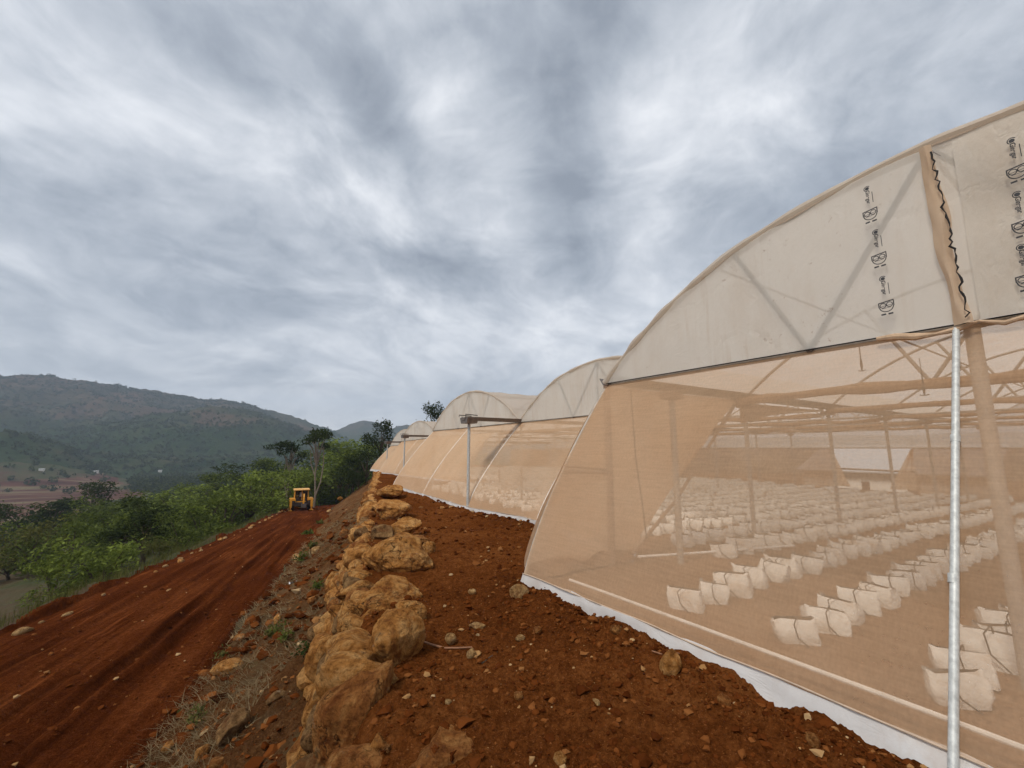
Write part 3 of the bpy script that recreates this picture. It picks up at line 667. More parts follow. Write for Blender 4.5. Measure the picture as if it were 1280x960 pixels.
# ------------------------------------------------------------------ greenhouses
def arch(w, h, n=20):
    Rr = (w*w+h*h)/(2*h); a0 = math.asin(w/Rr)
    return [(Rr*math.sin(a0*(2*i/n-1)), Rr*math.cos(a0*(2*i/n-1))-(Rr-h)) for i in range(n+1)]
def archz(t, w, h):
    Rr = (w*w+h*h)/(2*h); return math.sqrt(max(0, Rr*Rr-(t*w)**2))-(Rr-h)
GZC = {}
def gz(x, y):                                   # smooth path level under the greenhouses
    a, p = ap(x, y); return float(zpath(max(a, 0)))-2.6*float(S((x-30.5)/3))-.016*min(max(x-8, 0), 23)*(y < 22)
def greenhouse(name, label, xf, gut, gh, rise, xend, tx, step=4.0, front=True, base_fn=None, ends=(True, True)):
    root = empty(name, (xf, gut[0], gz(xf, gut[0]))); tag(root, label, 'greenhouse', 'stepped row of arched greenhouses')
    ns = len(gut)-1; xs = np.arange(xf, xend+.1, step)
    zg = lambda y: float(np.interp(y, gut, gh))
    bx = base_fn
    def prof(y, s):                             # s 0 foot .. 1 tie beam ; bowed front
        x0 = bx(y); z0 = gz(x0, y)-.02; ex = 1.3 if tx['king'] else 1.0+.34*min(1, abs(y-.9)/4.0)**1.5; return xf-(xf-x0)*(1-s**ex), z0+(zg(y)-z0)*s
    for k in range(ns):
        y0, y1 = gut[k], gut[k+1]; yc, w = (y0+y1)/2, (y1-y0)/2
        A = arch(w, rise, 24)
        zb = lambda y: zg(y)
        # roof film
        nx = int((xend-xf)/1.0)
        def rf(u, v):
            yy, zz = A[int(round(v*24))]; x = xf-.04+(xend-xf+.04)*u
            sag = -.035*math.sin(u*nx*math.pi)**2*(1 if 0 < v < 1 else 0)+.012*vn(x*1.3, yy*2, 0, k+3)
            return x, yc+yy*1.004, zb(yc+yy)+zz*1.012+.045+sag
        grid(rf, nx*2, 24).build('roof_sheet', M['roof'], root)
        # gable film
        def gf(u, v):
            t = 2*u-1; y = yc+t*w; top = archz(t, w, rise); zz = .02+(top-.02)*v
            bulge = .012*math.sin(math.pi*u)*math.sin(math.pi*v)+.012*vn(y*2.5, zz*2.5, 0, k+9)
            return xf-.045-bulge, y, zb(y)+max(zz, .02)
        gs = grid(gf, 44, 16).build('gable_sheet', M['film'], root)
        # wrapped film edge over the front arch
        pts = [(xf-.03+.012*vn(i*.3, 0, 0, 5), yc+yy, zb(yc+yy)+zz+.03+.014*vn(i*.25, 3, 0, 6)) for i, (yy, zz) in enumerate(arch(w, rise, 96))]
        MB().tube(pts, [.042+.016*vn(i*.3, 7, 0, 8) for i in range(97)], 8).build('film_edge', M['roof'], root)
        for x in xs:
            MB().tube([(x+.03, yc+yy, zb(yc+yy)+zz) for yy, zz in A], .028, 8).build('arch_pipe', M['pipe'], root)
            MB().tube([(x+.03, y0, zg(y0)), (x+.03, y1, zg(y1))], .03, 8).build('tie_beam', M['pipe'], root)
            zc = zg(yc)
            nod = [(yc-.27*w, .0), (yc+.27*w, .0)]
            segs = [((yc, rise), (yc+.27*w, 0)), ((yc+.27*w, 0), (yc+.445*w, archz(.445, w, rise))), ((yc, rise), (yc-.27*w, 0)), ((yc-.27*w, 0), (yc-.445*w, archz(.445, w, rise)))]
            if tx['king']: segs.append(((yc, rise), (yc, 0)))
            for (ya, za), (yb, zb_) in segs:
                xx = x+.035 if x > xf+.1 else xf-.014; MB().tube([(xx, ya, zb(ya)+za), (xx, yb, zb(yb)+zb_)], .027, 6).build('truss_brace', M['brace'] if x < xf+.1 else M['pipe'], root)
        for f in (.5, -.5):
            yy = yc+f*w; MB().tube([(xf, yy, zb(yy)+archz(f, w, rise)-.03), (xend, yy, zb(yy)+archz(f, w, rise)-.03)], .02, 6).build('purlin', M['pipe'], root)
        MB().tube([(xf, yc, zb(yc)+rise-.03), (xend, yc, zb(yc)+rise-.03)], .022, 6).build('ridge_pipe', M['pipe'], root)
        # front net, skirt
        if front:
            def nf(u, v):
                y = y0+(y1-y0)*u; s = .048+(1-.048)*v; x, z = prof(y, s)
                pull = .02*math.sin(u*math.pi*4)**2*math.sin(math.pi*v)
                return x+pull+.008*vn(y*2, z*2, 0, 4), y, z
            grid(nf, 40, 14).build('front_net', M['net'], root)
            def sf(u, v):
                y = y0+(y1-y0)*u; s = -.015+.068*v; x, z = prof(y, max(s, 0))
                return x-.012-.03*(1-v)+.032*vn(y*2.2, v*2, 0, 14)*(1-v*.5)+.012*vn(y*9, v*3, 0, 15), y, z-.06*(1-v)+.014*vn(y*6, v*3, 0, 4)
            sk = grid(sf, 110, 6).build('skirt', M['skirt'], root)
            MB().tube([(prof(y, .053)[0]-.02, y, prof(y, .053)[1]+.012*vn(y*1.7, 0, 0, 8)) for y in np.linspace(y0, y1, 40)], .007, 6).build('skirt_clip_rail', M['rail'], root)
            MB().tube([(xf-.05, y, zg(y)+.02-.01*math.sin((y-y0)/(y1-y0)*math.pi)) for y in np.linspace(y0, y1, 20)], .0065, 6).build('tie_rope', M['rope'], root)
            for f in tx['ribs']:
                y = y0+(y1-y0)*f
                MB().tube([(prof(y, s)[0]+.02, y, prof(y, s)[1]) for s in np.linspace(.0, 1, 12)], .024, 8).build('front_rib', M['white_pipe'] if tx['white_rib'] else M['pipe'], root)
    for k, y in enumerate(gut):                 # gutters and posts
        if (k == 0 and not ends[0]) or (k == ns and not ends[1]): continue
        x0 = tx['gut_x'].get(k, xf); z = zg(y)+.03
        g = MB(); sec = [(-.16, .10), (-.14, .10), (-.07, .0), (.07, .0), (.14, .10), (.16, .10), (.08, -.02), (-.08, -.02)]
        g.prism([(x0, y+a_, z+b_) for a_, b_ in sec], (xend-x0, 0, 0)); g.build('gutter', M['gutter'], root, smooth=False)
        for x in xs[(1 if tx.get('skip0') else 0):]:
            MB().tube([(x+.03, y, gz(x, y)-.1), (x+.03, y, zg(y)+.01)], .042, 10).build('post', M['pipe'], root)
            m = MB(); m.box((x+.03, y, zg(y)-.1), (.13, .3, .1)); m.build('post_bracket', M['pipe_dark'], root, smooth=False, bevel=.01)
        if k in tx['gut_x']:
            px_ = x0+.22; zb_ = gz(px_, y)
            MB().tube([(px_, y, zb_-.15), (px_, y, z-.12)], .05, 12).build('gutter_post', M['galv'], root)
            m = MB(); m.box((px_, y, zb_+.03), (.26, .26, .02)); m.build('base_plate', M['white_pipe'], root, smooth=False)
            hd = MB(); s = [(-.30, .10), (-.22, -.10), (.22, -.10), (.30, .10)]
            hd.prism([(px_-.2, y+a_, z-.02+b_) for a_, b_ in s], (.4, 0, 0)); hd.build('gutter_cradle', M['gutter'], root, smooth=False, bevel=.01)
            for q in (-.24, .24): MB().tube([(px_-.26, y+q, z+.1), (px_-.26, y+q, z+.17), (px_+.2, y+q*.9, z+.15)], .014, 6).build('cradle_hook', M['rope'], root)
    # rolled side curtain along each inner tie beam
    return root, prof, zg, xs
XEND = 29.2
bA = lambda y: float(np.interp(y, [-3.1, .88, 4.92], [3.36, 3.345, 3.34]))
bB = lambda y: float(np.interp(y, [4.92, 9.5, 13, 21.1], [5.5, 6.6, 6.6, 6.7]))
bC = lambda y: 10.55
bD = lambda y: 12.0
GA, profA, zgA, xsA = greenhouse('greenhouse', 'nearest and largest looking greenhouse, printed gable film over a see-through tan net front', 5.0, [-3.12, 4.92], [2.75, 2.75], 1.63, XEND, dict(king=False, ribs=[1.0], white_rib=False, gut_x={}, skip0=True), base_fn=bA, ends=(True, True))
GB, profB, zgB, xsB = greenhouse('greenhouse', 'greenhouse with two arches standing behind the nearest one, gutter post outside', 8.77, [4.94, 12.98, 21.1], [2.72, 2.66, 2.62], 1.55, XEND, dict(king=True, ribs=[.5, 1.0], white_rib=True, gut_x={1: 6.45}), base_fn=bB, ends=(False, True))
GC, profC, zgC, xsC = greenhouse('greenhouse', 'third greenhouse back along the path, part hidden behind the two-arched one', 12.4, [21.12, 29.0, 37.0], [2.62, 2.52, 2.3], 1.42, 29, dict(king=True, ribs=[.5, 1.0], white_rib=True, gut_x={1: 9.75}), base_fn=bC, ends=(False, True))
GD, profD, zgD, xsD = greenhouse('greenhouse', 'farthest greenhouse, a single small arch before the dark trees', 14.0, [37.02, 45.0], [2.2, 1.95], 1.42, 29, dict(king=True, ribs=[.5, 1.0], white_rib=True, gut_x={0: 11.0}), base_fn=bD, ends=(True, True))

# details of the nearest greenhouse
Y0 = 4.92
MB().tube([(5.0, Y0, gz(5, Y0)-.1), (5.0, Y0, 2.75)], .05, 12).build('corner_post', M['pipe_dark'], GA)
MB().tube([(6.0, 4.45, gz(6, 4.4)-.1), (6.0, 4.45, 2.62)], .05, 12).build('post', M['pipe'], GA)
m = MB(); m.box((6.0, 4.45, 2.6), (.34, .22, .12)); m.build('post_bracket', M['pipe_dark'], GA, bevel=.015)
xm, zm = profA(Y0, .52)
MB().tube([(xm+.03, Y0-.02, zm), (5.0, Y0, zm-.04)], .022, 8).build('corner_strut', M['pipe_dark'], GA)
MB().tube([(xm+.05, Y0-.02, zm+.08), (5.0, Y0, zm+.0)], .016, 8).build('corner_strut', M['pipe_dark'], GA)
# bright post leaning out through the net, and the king post behind it
f0 = profA(.88, 0)
f0 = profA(.88, .03); MB().tube([(5.0-.09, .885, 2.72), (f0[0]-.05, .87, f0[1])], .023, 14).build('front_post', M['galv'], GA)
for s in (.33, .66):
    c = [(5-.09)*(s)+(f0[0]-.05)*(1-s), .88, 2.72*s+f0[1]*(1-s)]
    MB().tube([(c[0]-.012, c[1], c[2]-.025), (c[0]+.012, c[1], c[2]+.025)], .0275, 14).build('post_sleeve', M['galv'], GA)
MB().tube([(5.05, .82, gz(5, .8)-.1), (5.05, .82, 2.75)], .05, 12).build('king_post', M['pipe'], GA)
# side net with a slanting edge
P0, P1, P2, P3 = Vector((5.0, Y0, 2.75)), Vector((8.75, Y0, 2.72)), Vector((5.44, Y0, .2)), Vector((3.42, Y0, .12))
def sn(u, v):
    top = P0.lerp(P1, u); xb = 3.5+(5.44-3.5)*u
    # left boundary follows the bowed rib
    s = 1-v; xl, zl = profA(Y0, max(s, .04)); xl += .03
    xr = 5.44+(8.75-5.44)*(s**1.05); zz = (.18+.05*vn(u*6, 3, 0, 2))*(1-s)+2.74*s
    x = xl+(xr-xl)*u
    return x, Y0+.02+.05*math.sin(u*9)*v*.4+.03*vn(x*2, zz*1.5, 0, 6), zz
grid(sn, 26, 20).build('side_net', M['net_dense'], GA)
MB().tube([(5.44, Y0, .1), (6.6, Y0, .85), (8.75, Y0, 2.72)], .028, 8).build('slanting_pipe', M['pipe_dark'], GA)
def lowf(u, v):
    x = 3.4+(5.5-3.4)*u; return x, Y0+.03+.03*vn(x*3, v, 0, 3), .0+.22*v*(1+.25*vn(x*2, 0, 0, 8))
grid(lowf, 20, 3).build('soil_flap', M['roll'], GA)
MB().tube([(5.5, 4.86, .06), (6.2, 4.6, .06), (8.4, 3.9, .06)], .022, 8).build('floor_pipe', M['white_pipe'], GA)
MB().tube([(5.45, Y0-.1, 2.7), (5.5, Y0-.1, 1.6), (5.62, Y0-.1, .8), (5.7, Y0-.08, .3)], .008, 5).build('side_rope', M['rope'], GA)
# inner hem pipe parallel to the front
MB().tube([(profA(y, .13)[0]+.16, y, gz(4, y)+.15) for y in np.linspace(-3, 4.3, 14)], .017, 8).build('hem_pipe', M['white_pipe'], GA)
# lapped net seam and lacing on the gable
yc = .9
def seam(u, v):
    z = 2.74+(1.63-.02)*v; y = yc+.055*(u-.5)*2+.022*vn(v*5, u, 0, 3)-.06*(1-v)
    return 5.0-.12-.035*math.sin(u*math.pi)-.02*vn(u*3, v*9, 0, 4), y, z
grid(seam, 8, 30).build('seam_flap', M['seam'], GA)
def panel(u, v):
    z = 2.76+(1.60-.04)*v; y = .74-.42*u-.0*(1-v); return 5-.10-.02*vn(y*3, z*3, 0, 5), y, z
grid(panel, 6, 16).build('gable_patch', M['film'], GA)
MB().tube([(5.0-.175, .852+.018*vn(i*.9, 5, 0, 3)+.004*vn(i*2.3, 9, 0, 3)-.06*(1-i/46), 2.78+1.48*i/46) for i in range(47)], [.006+.004*vn(i*1.7, 2, 0, 2) for i in range(47)], 5).build('seam_lacing', M['rope'], GA)
MB().tube([(5-.09+.02*vn(i, 1, 0, 3), yc+.5-i*.13, 2.72+.03*vn(i*.8, 0, 0, 4)) for i in range(12)], [.022+.014*vn(i*1.3, 4, 0, 4) for i in range(12)], 8).build('gathered_net', M['gather'], GA)
# rolled net along the first inner beams and the far ones
def roll(y0, y1, x, z, r, par, seed):
    n = 26; MB().tube([(x+.03*vn(i*.4, 0, 0, seed), y0+(y1-y0)*i/n, z+.035*vn(i*.35, 1, 0, seed)-.05) for i in range(n+1)], [r*(1+.35*vn(i*.7, 2, 0, seed)) for i in range(n+1)], 8).build('rolled_net', M['roll'], par)
roll(-3, 4.9, 8.8, 2.76, .085, GA, 1); roll(-3, 4.9, 13.0, 2.74, .055, GA, 2); roll(-3, 4.9, 17.0, 2.74, .05, GA, 3); roll(-3, 4.9, 21, 2.74, .05, GA, 4); roll(-3, 4.9, 25, 2.74, .05, GA, 9)
for k, x in enumerate((12.8, 16.8, 20.8, 24.8)): roll(5, 12.9, x, 2.66, .06, GB, 11+k); roll(13, 21, x, 2.62, .06, GB, 21+k)
# triangular wind curtains hanging from the inner corner
def tri(u, v):
    x = 8.8+3.4*u; return x, Y0+.04*math.sin(x*4), 2.7-(.42*(1-u)**1.5+.03)*v
grid(tri, 16, 5).build('hanging_curtain', M['roll'], GA)
# far wall of nets with an opening
def wall_net(y0, y1, z0, z1, par, nm='back_net', x=XEND):
    grid(lambda u, v: (x+.05*math.sin((y0+(y1-y0)*u)*2.2)+.03*vn(u*9, v*3, 0, 2), y0+(y1-y0)*u, z0+(z1-z0)*v), max(8, int((y1-y0)*3)), 8).build(nm, M['net_back'], par)
wall_net(-3.1, 4.9, -.4, 1.75, GA); wall_net(4.94, 7.5, -.5, 1.75, GB); wall_net(11.1, 21, -.6, 1.75, GB); wall_net(21.1, 37, -.7, 1.75, GC, x=28.9); wall_net(37.1, 45, -.7, 1.6, GD, x=28.9)
for par, gy, gh_, rs in ((GA, [-3.12, 4.92], 2.75, 1.63), (GB, [4.94, 12.98, 21.1], 2.66, 1.55), (GC, [21.12, 29, 37], 2.4, 1.42)):
    xe = XEND-.02 if par is not GC else 28.8
    for y0, y1 in zip(gy, gy[1:]):
        yc_, w_ = (y0+y1)/2, (y1-y0)/2
        def bg(u, v): t_ = 2*u-1; return xe+.02*vn(u*9, v*3, 0, 3), yc_+t_*w_, 1.78+(gh_-1.78+archz(t_, w_, rs))*v
        grid(bg, 24, 6).build('back_gable_sheet', M['roof'], par)
for yy, sg in ((11.1, -1), (7.5, 1)):
    def cur(u, v, yy=yy, sg=sg): return XEND-.5*u*(1-v)-.02, yy+sg*(.9*u*(1-v)+.06*math.sin(u*14)), -.35+2.05*v
    grid(cur, 16, 8).build('drawn_curtain', M['net_dense'], GB)
MB().tube([(XEND, 7.5, .55), (XEND, 11.1, .6)], .05, 8).build('curtain_bar', M['pipe_dark'], GB)
MB().tube([(XEND, -3.1, 1.76), (XEND, 21, 1.76)], .035, 8).build('back_rail', M['pipe'], GB)
# printed marks on the gable film
def glyphs(body, size):
    cu = bpy.data.curves.new('lettering', 'FONT'); cu.body = body; cu.size = size; cu.align_x = 'LEFT'; cu.offset = size*.028
    o = bpy.data.objects.new('lettering', cu); COL.objects.link(o); bpy.context.view_layer.update()
    me = o.evaluated_get(bpy.context.evaluated_depsgraph_get()).to_mesh()
    V = [v.co.copy() for v in me.vertices]; Fs = [list(p.vertices) for p in me.polygons]
    o.to_mesh_clear(); bpy.data.objects.remove(o); return V, Fs
GV, GF = glyphs('Ginegar', .062)
def stamp(u, v, par):
    c = at_x(u, v, 4.86); m = MB(); cy, cz = c[1], c[2]
    def put(V, Fs, ox, oy, rot=True):
        if rot: m.add([(4.865, cy-(p.y+oy), cz-(p.x+ox)) for p in V], Fs)
        else: m.add([(4.865, cy-(p.x+ox), cz+(p.y+oy)) for p in V], Fs)
    put(GV, GF, -.14, -.02)
    def ring(r0, r1, ox, oy, a0=0, a1=2*math.pi, n=18):
        vs = []
        for i in range(n+1):
            an = a0+(a1-a0)*i/n
            vs += [(4.865, cy-(ox+r*math.cos(an)), cz+(oy+r*math.sin(an))) for r in (r0, r1)]
        m.add(vs, [(2*i, 2*i+1, 2*i+3, 2*i+2) for i in range(n)])
    ring(.0, .024, .0, .17); ring(.030, .040, .0, .17, .6, 5.2)
    def bar(x0, y0, x1, y1, w=.008):
        d = Vector((x1-x0, y1-y0)).normalized(); nx_, ny_ = -d.y*w, d.x*w
        m.add([(4.865, cy-(X), cz+Y) for X, Y in ((x0+nx_, y0+ny_), (x1+nx_, y1+ny_), (x1-nx_, y1-ny_), (x0-nx_, y0-ny_))], [(0, 1, 2, 3)])
    oy = -.22
    bar(-.085, oy+.05, .085, oy+.07); bar(-.08, oy+.045, -.08, oy-.01, .006); bar(.08, oy+.06, .08, oy-.01, .006)
    ring(.069, .081, 0, oy-.005, math.pi, 2*math.pi); ring(.027, .037, -.035, oy+.01); ring(.027, .037, .035, oy+.015)
    bar(-.05, oy-.03, .05, oy-.025, .003); bar(-.06, oy+.0, .06, oy+.01, .003)
    bar(.05, .10, .05, -.06, .004)
    for x0_ in (-.065, .012): bar(x0_, oy-.115, x0_+.052, oy-.112, .011)
    m.v = [(x, cy+(y-cy)*.66, cz+(z+.08-cz)*.66) for x, y, z in m.v]
    m.build('printed_marking', M['print'], par, smooth=False)
gable = [c for c in GA.children if c.name.startswith('gable_sheet')][0]
for u, v in ((1086, 256), (1097, 311), (1106, 370), (1269, 200), (1276, 268), (1281, 335)): stamp(u, v, gable)
# fogger nozzles hanging from wires
for (u, v, lb) in ((1077, 458, 'small hanging fogger nozzle below the gable rope, the higher of two'), (1155, 488, 'small hanging fogger nozzle in front of the rolled net beam, the lower of two')):
    c = at_x(u, v, 6.6); e = empty('fogger', tuple(c)); tag(e, lb, 'sprinkler', 'foggers hanging in the nearest greenhouse')
    MB().tube([(0, 0, .03), (0, 0, .24)], .006, 6).build('wire', M['rope'], e, local=True)
    MB().tube([(0, 0, .09), (0, 0, .02), (0, 0, -.05)], [.011, .015, .007], 8).build('nozzle', M['steel_dark'], e, local=True)
    MB().tube([(0, -.04, -.05), (0, 0, -.058), (0, .04, -.05)], .006, 6).build('spreader', M['steel_dark'], e, local=True)
    MB().tube([(0, 0, .24), (0, 0, max(.3, 2.78-c[2]))], .004, 5).build('drop_tube', M['rope'], e, local=True)
# pump house behind the opening
H = empty('pump_house', (34, 10, -3)); tag(H, 'low white building seen through the opening in the far net wall', 'building')
m = MB(); m.box((35.5, 10.2, -1.4), (3, 9, 3.3)); m.build('wall', M['wall_white'], H, smooth=False)
m = MB(); m.prism([(33.6, 5.5, .2), (33.6, 15, .2), (38.5, 15, 1.9), (38.5, 5.5, 1.9)], (0, 0, .08)); m.build('roof', M['tin'], H, smooth=False)  # sloped roof added to stand in for the bright strip above the wall
m = MB(); m.box((33.98, 8.9, -1.2), (.06, .55, 1.9)); m.build('door', M['door'], H, smooth=False)
m = MB(); m.box((33.98, 11.2, -.7), (.06, .4, .7)); m.build('window', M['door'], H, smooth=False)

# ------------------------------------------------------------------ grow bags
def bag_parts(seed, lo=False):
    rg = np.random.default_rng(seed); n = 16; levels = 7 if not lo else 3
    V = []; Fs = []; ch = rg.uniform(-.09, .17, 4); ln = rg.normal(0, .12, 2); o_ = rg.uniform(0, 40)
    for j in range(levels):
        f = j/(levels-1)
        for i in range(n):
            an = 2*math.pi*(i+.5)/n; c, s = math.cos(an), math.sin(an)
            e = .34-.12*f; cx = abs(c)**e*np.sign(c); cy = abs(s)**e*np.sign(s)
            bulge = 1+.05*math.sin(math.pi*min(f*1.25, 1))
            corner = max(0, abs(c*s)*2-.72)
            x = .165*cx*bulge*(1+.05*f); y = .12*cy*bulge*(1-.72*f*f)
            z = .25*f+(ch[(c > 0)*2+(s > 0)]*corner*f**3)-.03*f**4+rg.normal()*.005
            x += rg.normal()*.004+.05*corner*f**3*np.sign(c)*1.2; y += rg.normal()*.004
            wob_ = .02*float(vn(x*9+o_, y*9, z*9, 3)); x += ln[0]*z+wob_*c; y += ln[1]*z+wob_*s*1.4; V.append((x, y, z))
    for j in range(levels-1):
        for i in range(n): Fs.append((j*n+i, j*n+(i+1) % n, (j+1)*n+(i+1) % n, (j+1)*n+i))
    Fs.append(tuple(range(n))[::-1])
    b = MB().add(V, Fs)
    k = MB(); top = [(.8*v[0], .8*v[1], .20+.01*rg.normal()) for v in V[(levels-1)*n:]]
    k.add(top+[(0, 0, .215)], [(i, (i+1) % n, n) for i in range(n)])
    t = MB().tube([(.02, .0, .20), (.0, -.09, .27), (-.05, -.155, .22), (-.03, -.16, .10), (.06, -.165, .01)], .0055, 5)
    t2 = MB().tube([(.02, .0, .20), (-.09, .02, .27), (-.185, .03, .22), (-.18, -.02, .10), (-.185, -.09, .01)], .0055, 5)
    return b, k, t, t2
protos = []
for s in range(8):
    b, k, t, t2 = bag_parts(s); e = empty('grow_bag', (0, 0, 0))
    b.build('bag', M['bag'], e, local=True); k.build('coir_fill', M['coir'], e, local=True)
    t.build('drip_tube', M['tube'], e, local=True); protos.append(e)
rows = [(1.08-1.07*k, 4.42) for k in range(0, 1)]+[(2.12, 4.52), (3.2, 4.36)]+[(4.3, 7.0)]+[(5.35+1.07*k, 7.3 if k < 3 else 8.2) for k in range(0, 14)]
spots = []
for rI, (y, x0) in enumerate(rows):
    x = x0; i = 0
    while x < 28.3:
        i += 1; spots.append((x+random.uniform(-.05, .05), y+random.uniform(-.04, .04), rI, i)); x += .46
def seen(x, y):
    u, v, d = proj((x, y, gz(x, y)+.15)); return d > 0 and -20 < u < 1300
vis = [s for s in spots if seen(s[0], s[1])]
vis.sort(key=lambda s: math.hypot(s[0], s[1]))
indiv, rest = vis[:285], vis[285:]
bg_group = 'white grow bags in rows under the net'
used = [False]*8
for (x, y, rI, i) in indiv:
    k = random.randrange(8)
    e = copy_tree(protos[k]) if used[k] else protos[k]; used[k] = True
    e.location = (x, y, gz(x, y)-.01); e.rotation_euler = (random.gauss(0, .06), random.gauss(0, .06), -1.15+random.gauss(0, .28)); sc = random.uniform(.9, 1.15); e.scale = (sc, sc, sc*random.uniform(.9, 1.1))
    rl = ['row at the bright post', 'row left of the bright post', 'second row left of the bright post', 'third row left of the bright post'][rI] if rI < 4 else f'{nth(rI)} row left of the bright post'
    tag(e, f'white grow bag, {nth(i)} from the front in {rl}', 'grow bag', bg_group)
for y in [20.3+1.07*k for k in range(20)]:
    x = (9.5 if y < 21 else 13) if y < 36 else 14.5
    while x < 28: rest.append((x, y, 0, 0)); x += .5
b, k, t, t2 = bag_parts(9, True); pv = np.array(b.v); quads = [f for f in b.f if len(f) == 4]
vv = []; ff = []
for n, (x, y, _, _) in enumerate(rest):
    an = random.uniform(-.5, .5); c, s = math.cos(an), math.sin(an); sc = random.uniform(.85, 1.15)
    w = pv*sc; vv.append(np.stack([x+w[:, 0]*c-w[:, 1]*s, y+w[:, 0]*s+w[:, 1]*c, w[:, 2]+gz(x, y)-.01], -1)); ff.append(np.array(quads)+n*len(pv))
o = link('distant_grow_bags', np_mesh('distant_grow_bags', np.concatenate(vv), np.concatenate(ff)), M['bag']); tag(o, kind='stuff')

# ------------------------------------------------------------------ trees
def tree_mesh(seed, kind):
    rg = np.random.default_rng(seed); rd = random.Random(seed)
    tr = MB(); cl = []
    if kind == 'bush': H, W, n, ls, th = 1.0, .62, 2600, .034, .16
    elif kind == 'tree': H, W, n, ls, th = 1.0, .42, 2600, .030, .34
    else: H, W, n, ls, th = 1.0, .30, 1500, .024, .62
    if kind == 'acacia':
        tr.tube([(0, 0, -.08), (.02, 0, .16), (-.03, .01, .42), (.01, 0, th)], [.022, .017, .013, .010], 7)
        tr.tube([(.02, 0, .14), (.10, .03, .34), (.13, .04, .55), (.12, .03, .78)], [.014, .011, .009, .006], 6)
        tr.tube([(-.03, .01, .4), (-.12, -.02, .56), (-.14, -.03, .76)], [.010, .007, .004], 6)
    else: tr.tube([(0, 0, -.08), (.01, 0, th*.5), (rd.uniform(-.04, .04), rd.uniform(-.03, .03), th)], [.03, .024, .02], 7)
    nb = 9 if kind != 'acacia' else 7
    for k in range(nb):
        an = 2*math.pi*k/nb+rd.uniform(-.3, .3); rr_ = W*rd.uniform(.35, .85); zz = rd.uniform(.45, .95) if kind != 'acacia' else rd.uniform(.78, .97)
        if k == 0: rr_ *= .2; zz = .9
        zz = zz if kind != 'bush' else rd.uniform(.30, .9)
        tip = (rr_*math.cos(an), rr_*math.sin(an), zz)
        tr.tube([(0, 0, th*.85), (tip[0]*.45, tip[1]*.45, th+(zz-th)*.62), tip], [.016, .010, .004], 5)
        cl.append((*tip, rd.uniform(.12, .22)*(1 if kind != 'acacia' else .8)*(W/.42)**.6))
    for k in range(14 if kind != 'acacia' else 7):
        b = cl[rd.randrange(nb)]; cl.append((b[0]+rd.gauss(0, .13), b[1]+rd.gauss(0, .13), min(.97, max(.16 if kind == 'bush' else .32, b[2]+rd.gauss(0, .09))), rd.uniform(.07, .15)))
    wts = np.array([c[3]**2 for c in cl]); wts /= wts.sum()
    fl = .55 if kind != 'acacia' else .33
    def fn(r):
        c = cl[r.choice(len(cl), p=wts)]; d = r.normal(size=3); d /= np.linalg.norm(d); q = c[3]*r.uniform(.25, 1)**.4*(1+.25*r.normal())
        return c[0]+d[0]*q, c[1]+d[1]*q, c[2]+d[2]*q*fl*1.25
    V, Fs = leaf_cloud(n, ls, fn, seed, .5)
    return tr, V, Fs
TP = {}
for kind, seeds in (('bush', (1, 2, 3, 4)), ('tree', (5, 6, 7, 8)), ('acacia', (9, 10))):
    for s in seeds:
        tr, V, Fs = tree_mesh(s, kind); TP.setdefault(kind, []).append((tr, np_mesh('crown', V, Fs, False)))
TM = {}
def plant(kind, var, leaf, x, y, h, w, label, cat='tree', group=None, bark='bark_dark', zoff=0.0, name=None):
    key = (kind, var, bark); e = empty(name or ('bush' if kind == 'bush' else 'tree'), (x, y, tz(x, y)-.05+zoff), random.uniform(0, 6.28)); e.scale = (h*w, h*w, h)
    if key not in TM: o = TP[kind][var][0].build('trunk', M[bark], e, local=True); TM[key] = o.data
    else: link('trunk', TM[key], None, e)
    me = TP[kind][var][1]; o = bpy.data.objects.new('crown', me); COL.objects.link(o); o.parent = e
    if not me.materials: me.materials.append(M['leaf'])
    o.material_slots[0].link = 'OBJECT'; o.material_slots[0].material = M[leaf]
    return tag(e, label, cat, group)
def by_px(u, vtop, dist, kind, leaf, label, w=1.0, var=0, bark='bark_dark', group=None, name=None, cat='tree'):
    d = ray(u, 560); h = math.hypot(d[0], d[1]); x, y = d[0]/h*dist, d[1]/h*dist
    dt = ray(u, vtop); zt_ = CAMZ+dt[2]/math.hypot(dt[0], dt[1])*dist; z0 = tz(x, y)
    return plant(kind, var, leaf, x, y, max(1.0, zt_-z0), w, label, cat, group, bark, 0, name)
G1 = 'bushes and trees below the terrace edge'
by_px(397, 537, 64, 'acacia', 'leaf_dark', 'tall bare-trunked flat-topped tree rising behind the digger', .72, 0, 'bark')
by_px(364, 553, 70, 'acacia', 'leaf_dark', 'shorter flat-topped tree with dark crown left of the tall bare-trunked one', .8, 1, 'bark')
by_px(476, 528, 72, 'tree', 'leaf_dark', 'dense dark round tree at the far end of the greenhouses', .9, 0)
by_px(543, 507, 70, 'tree', 'leaf_dark', 'dark tree top showing above the two-arched greenhouse roof', .6, 1)
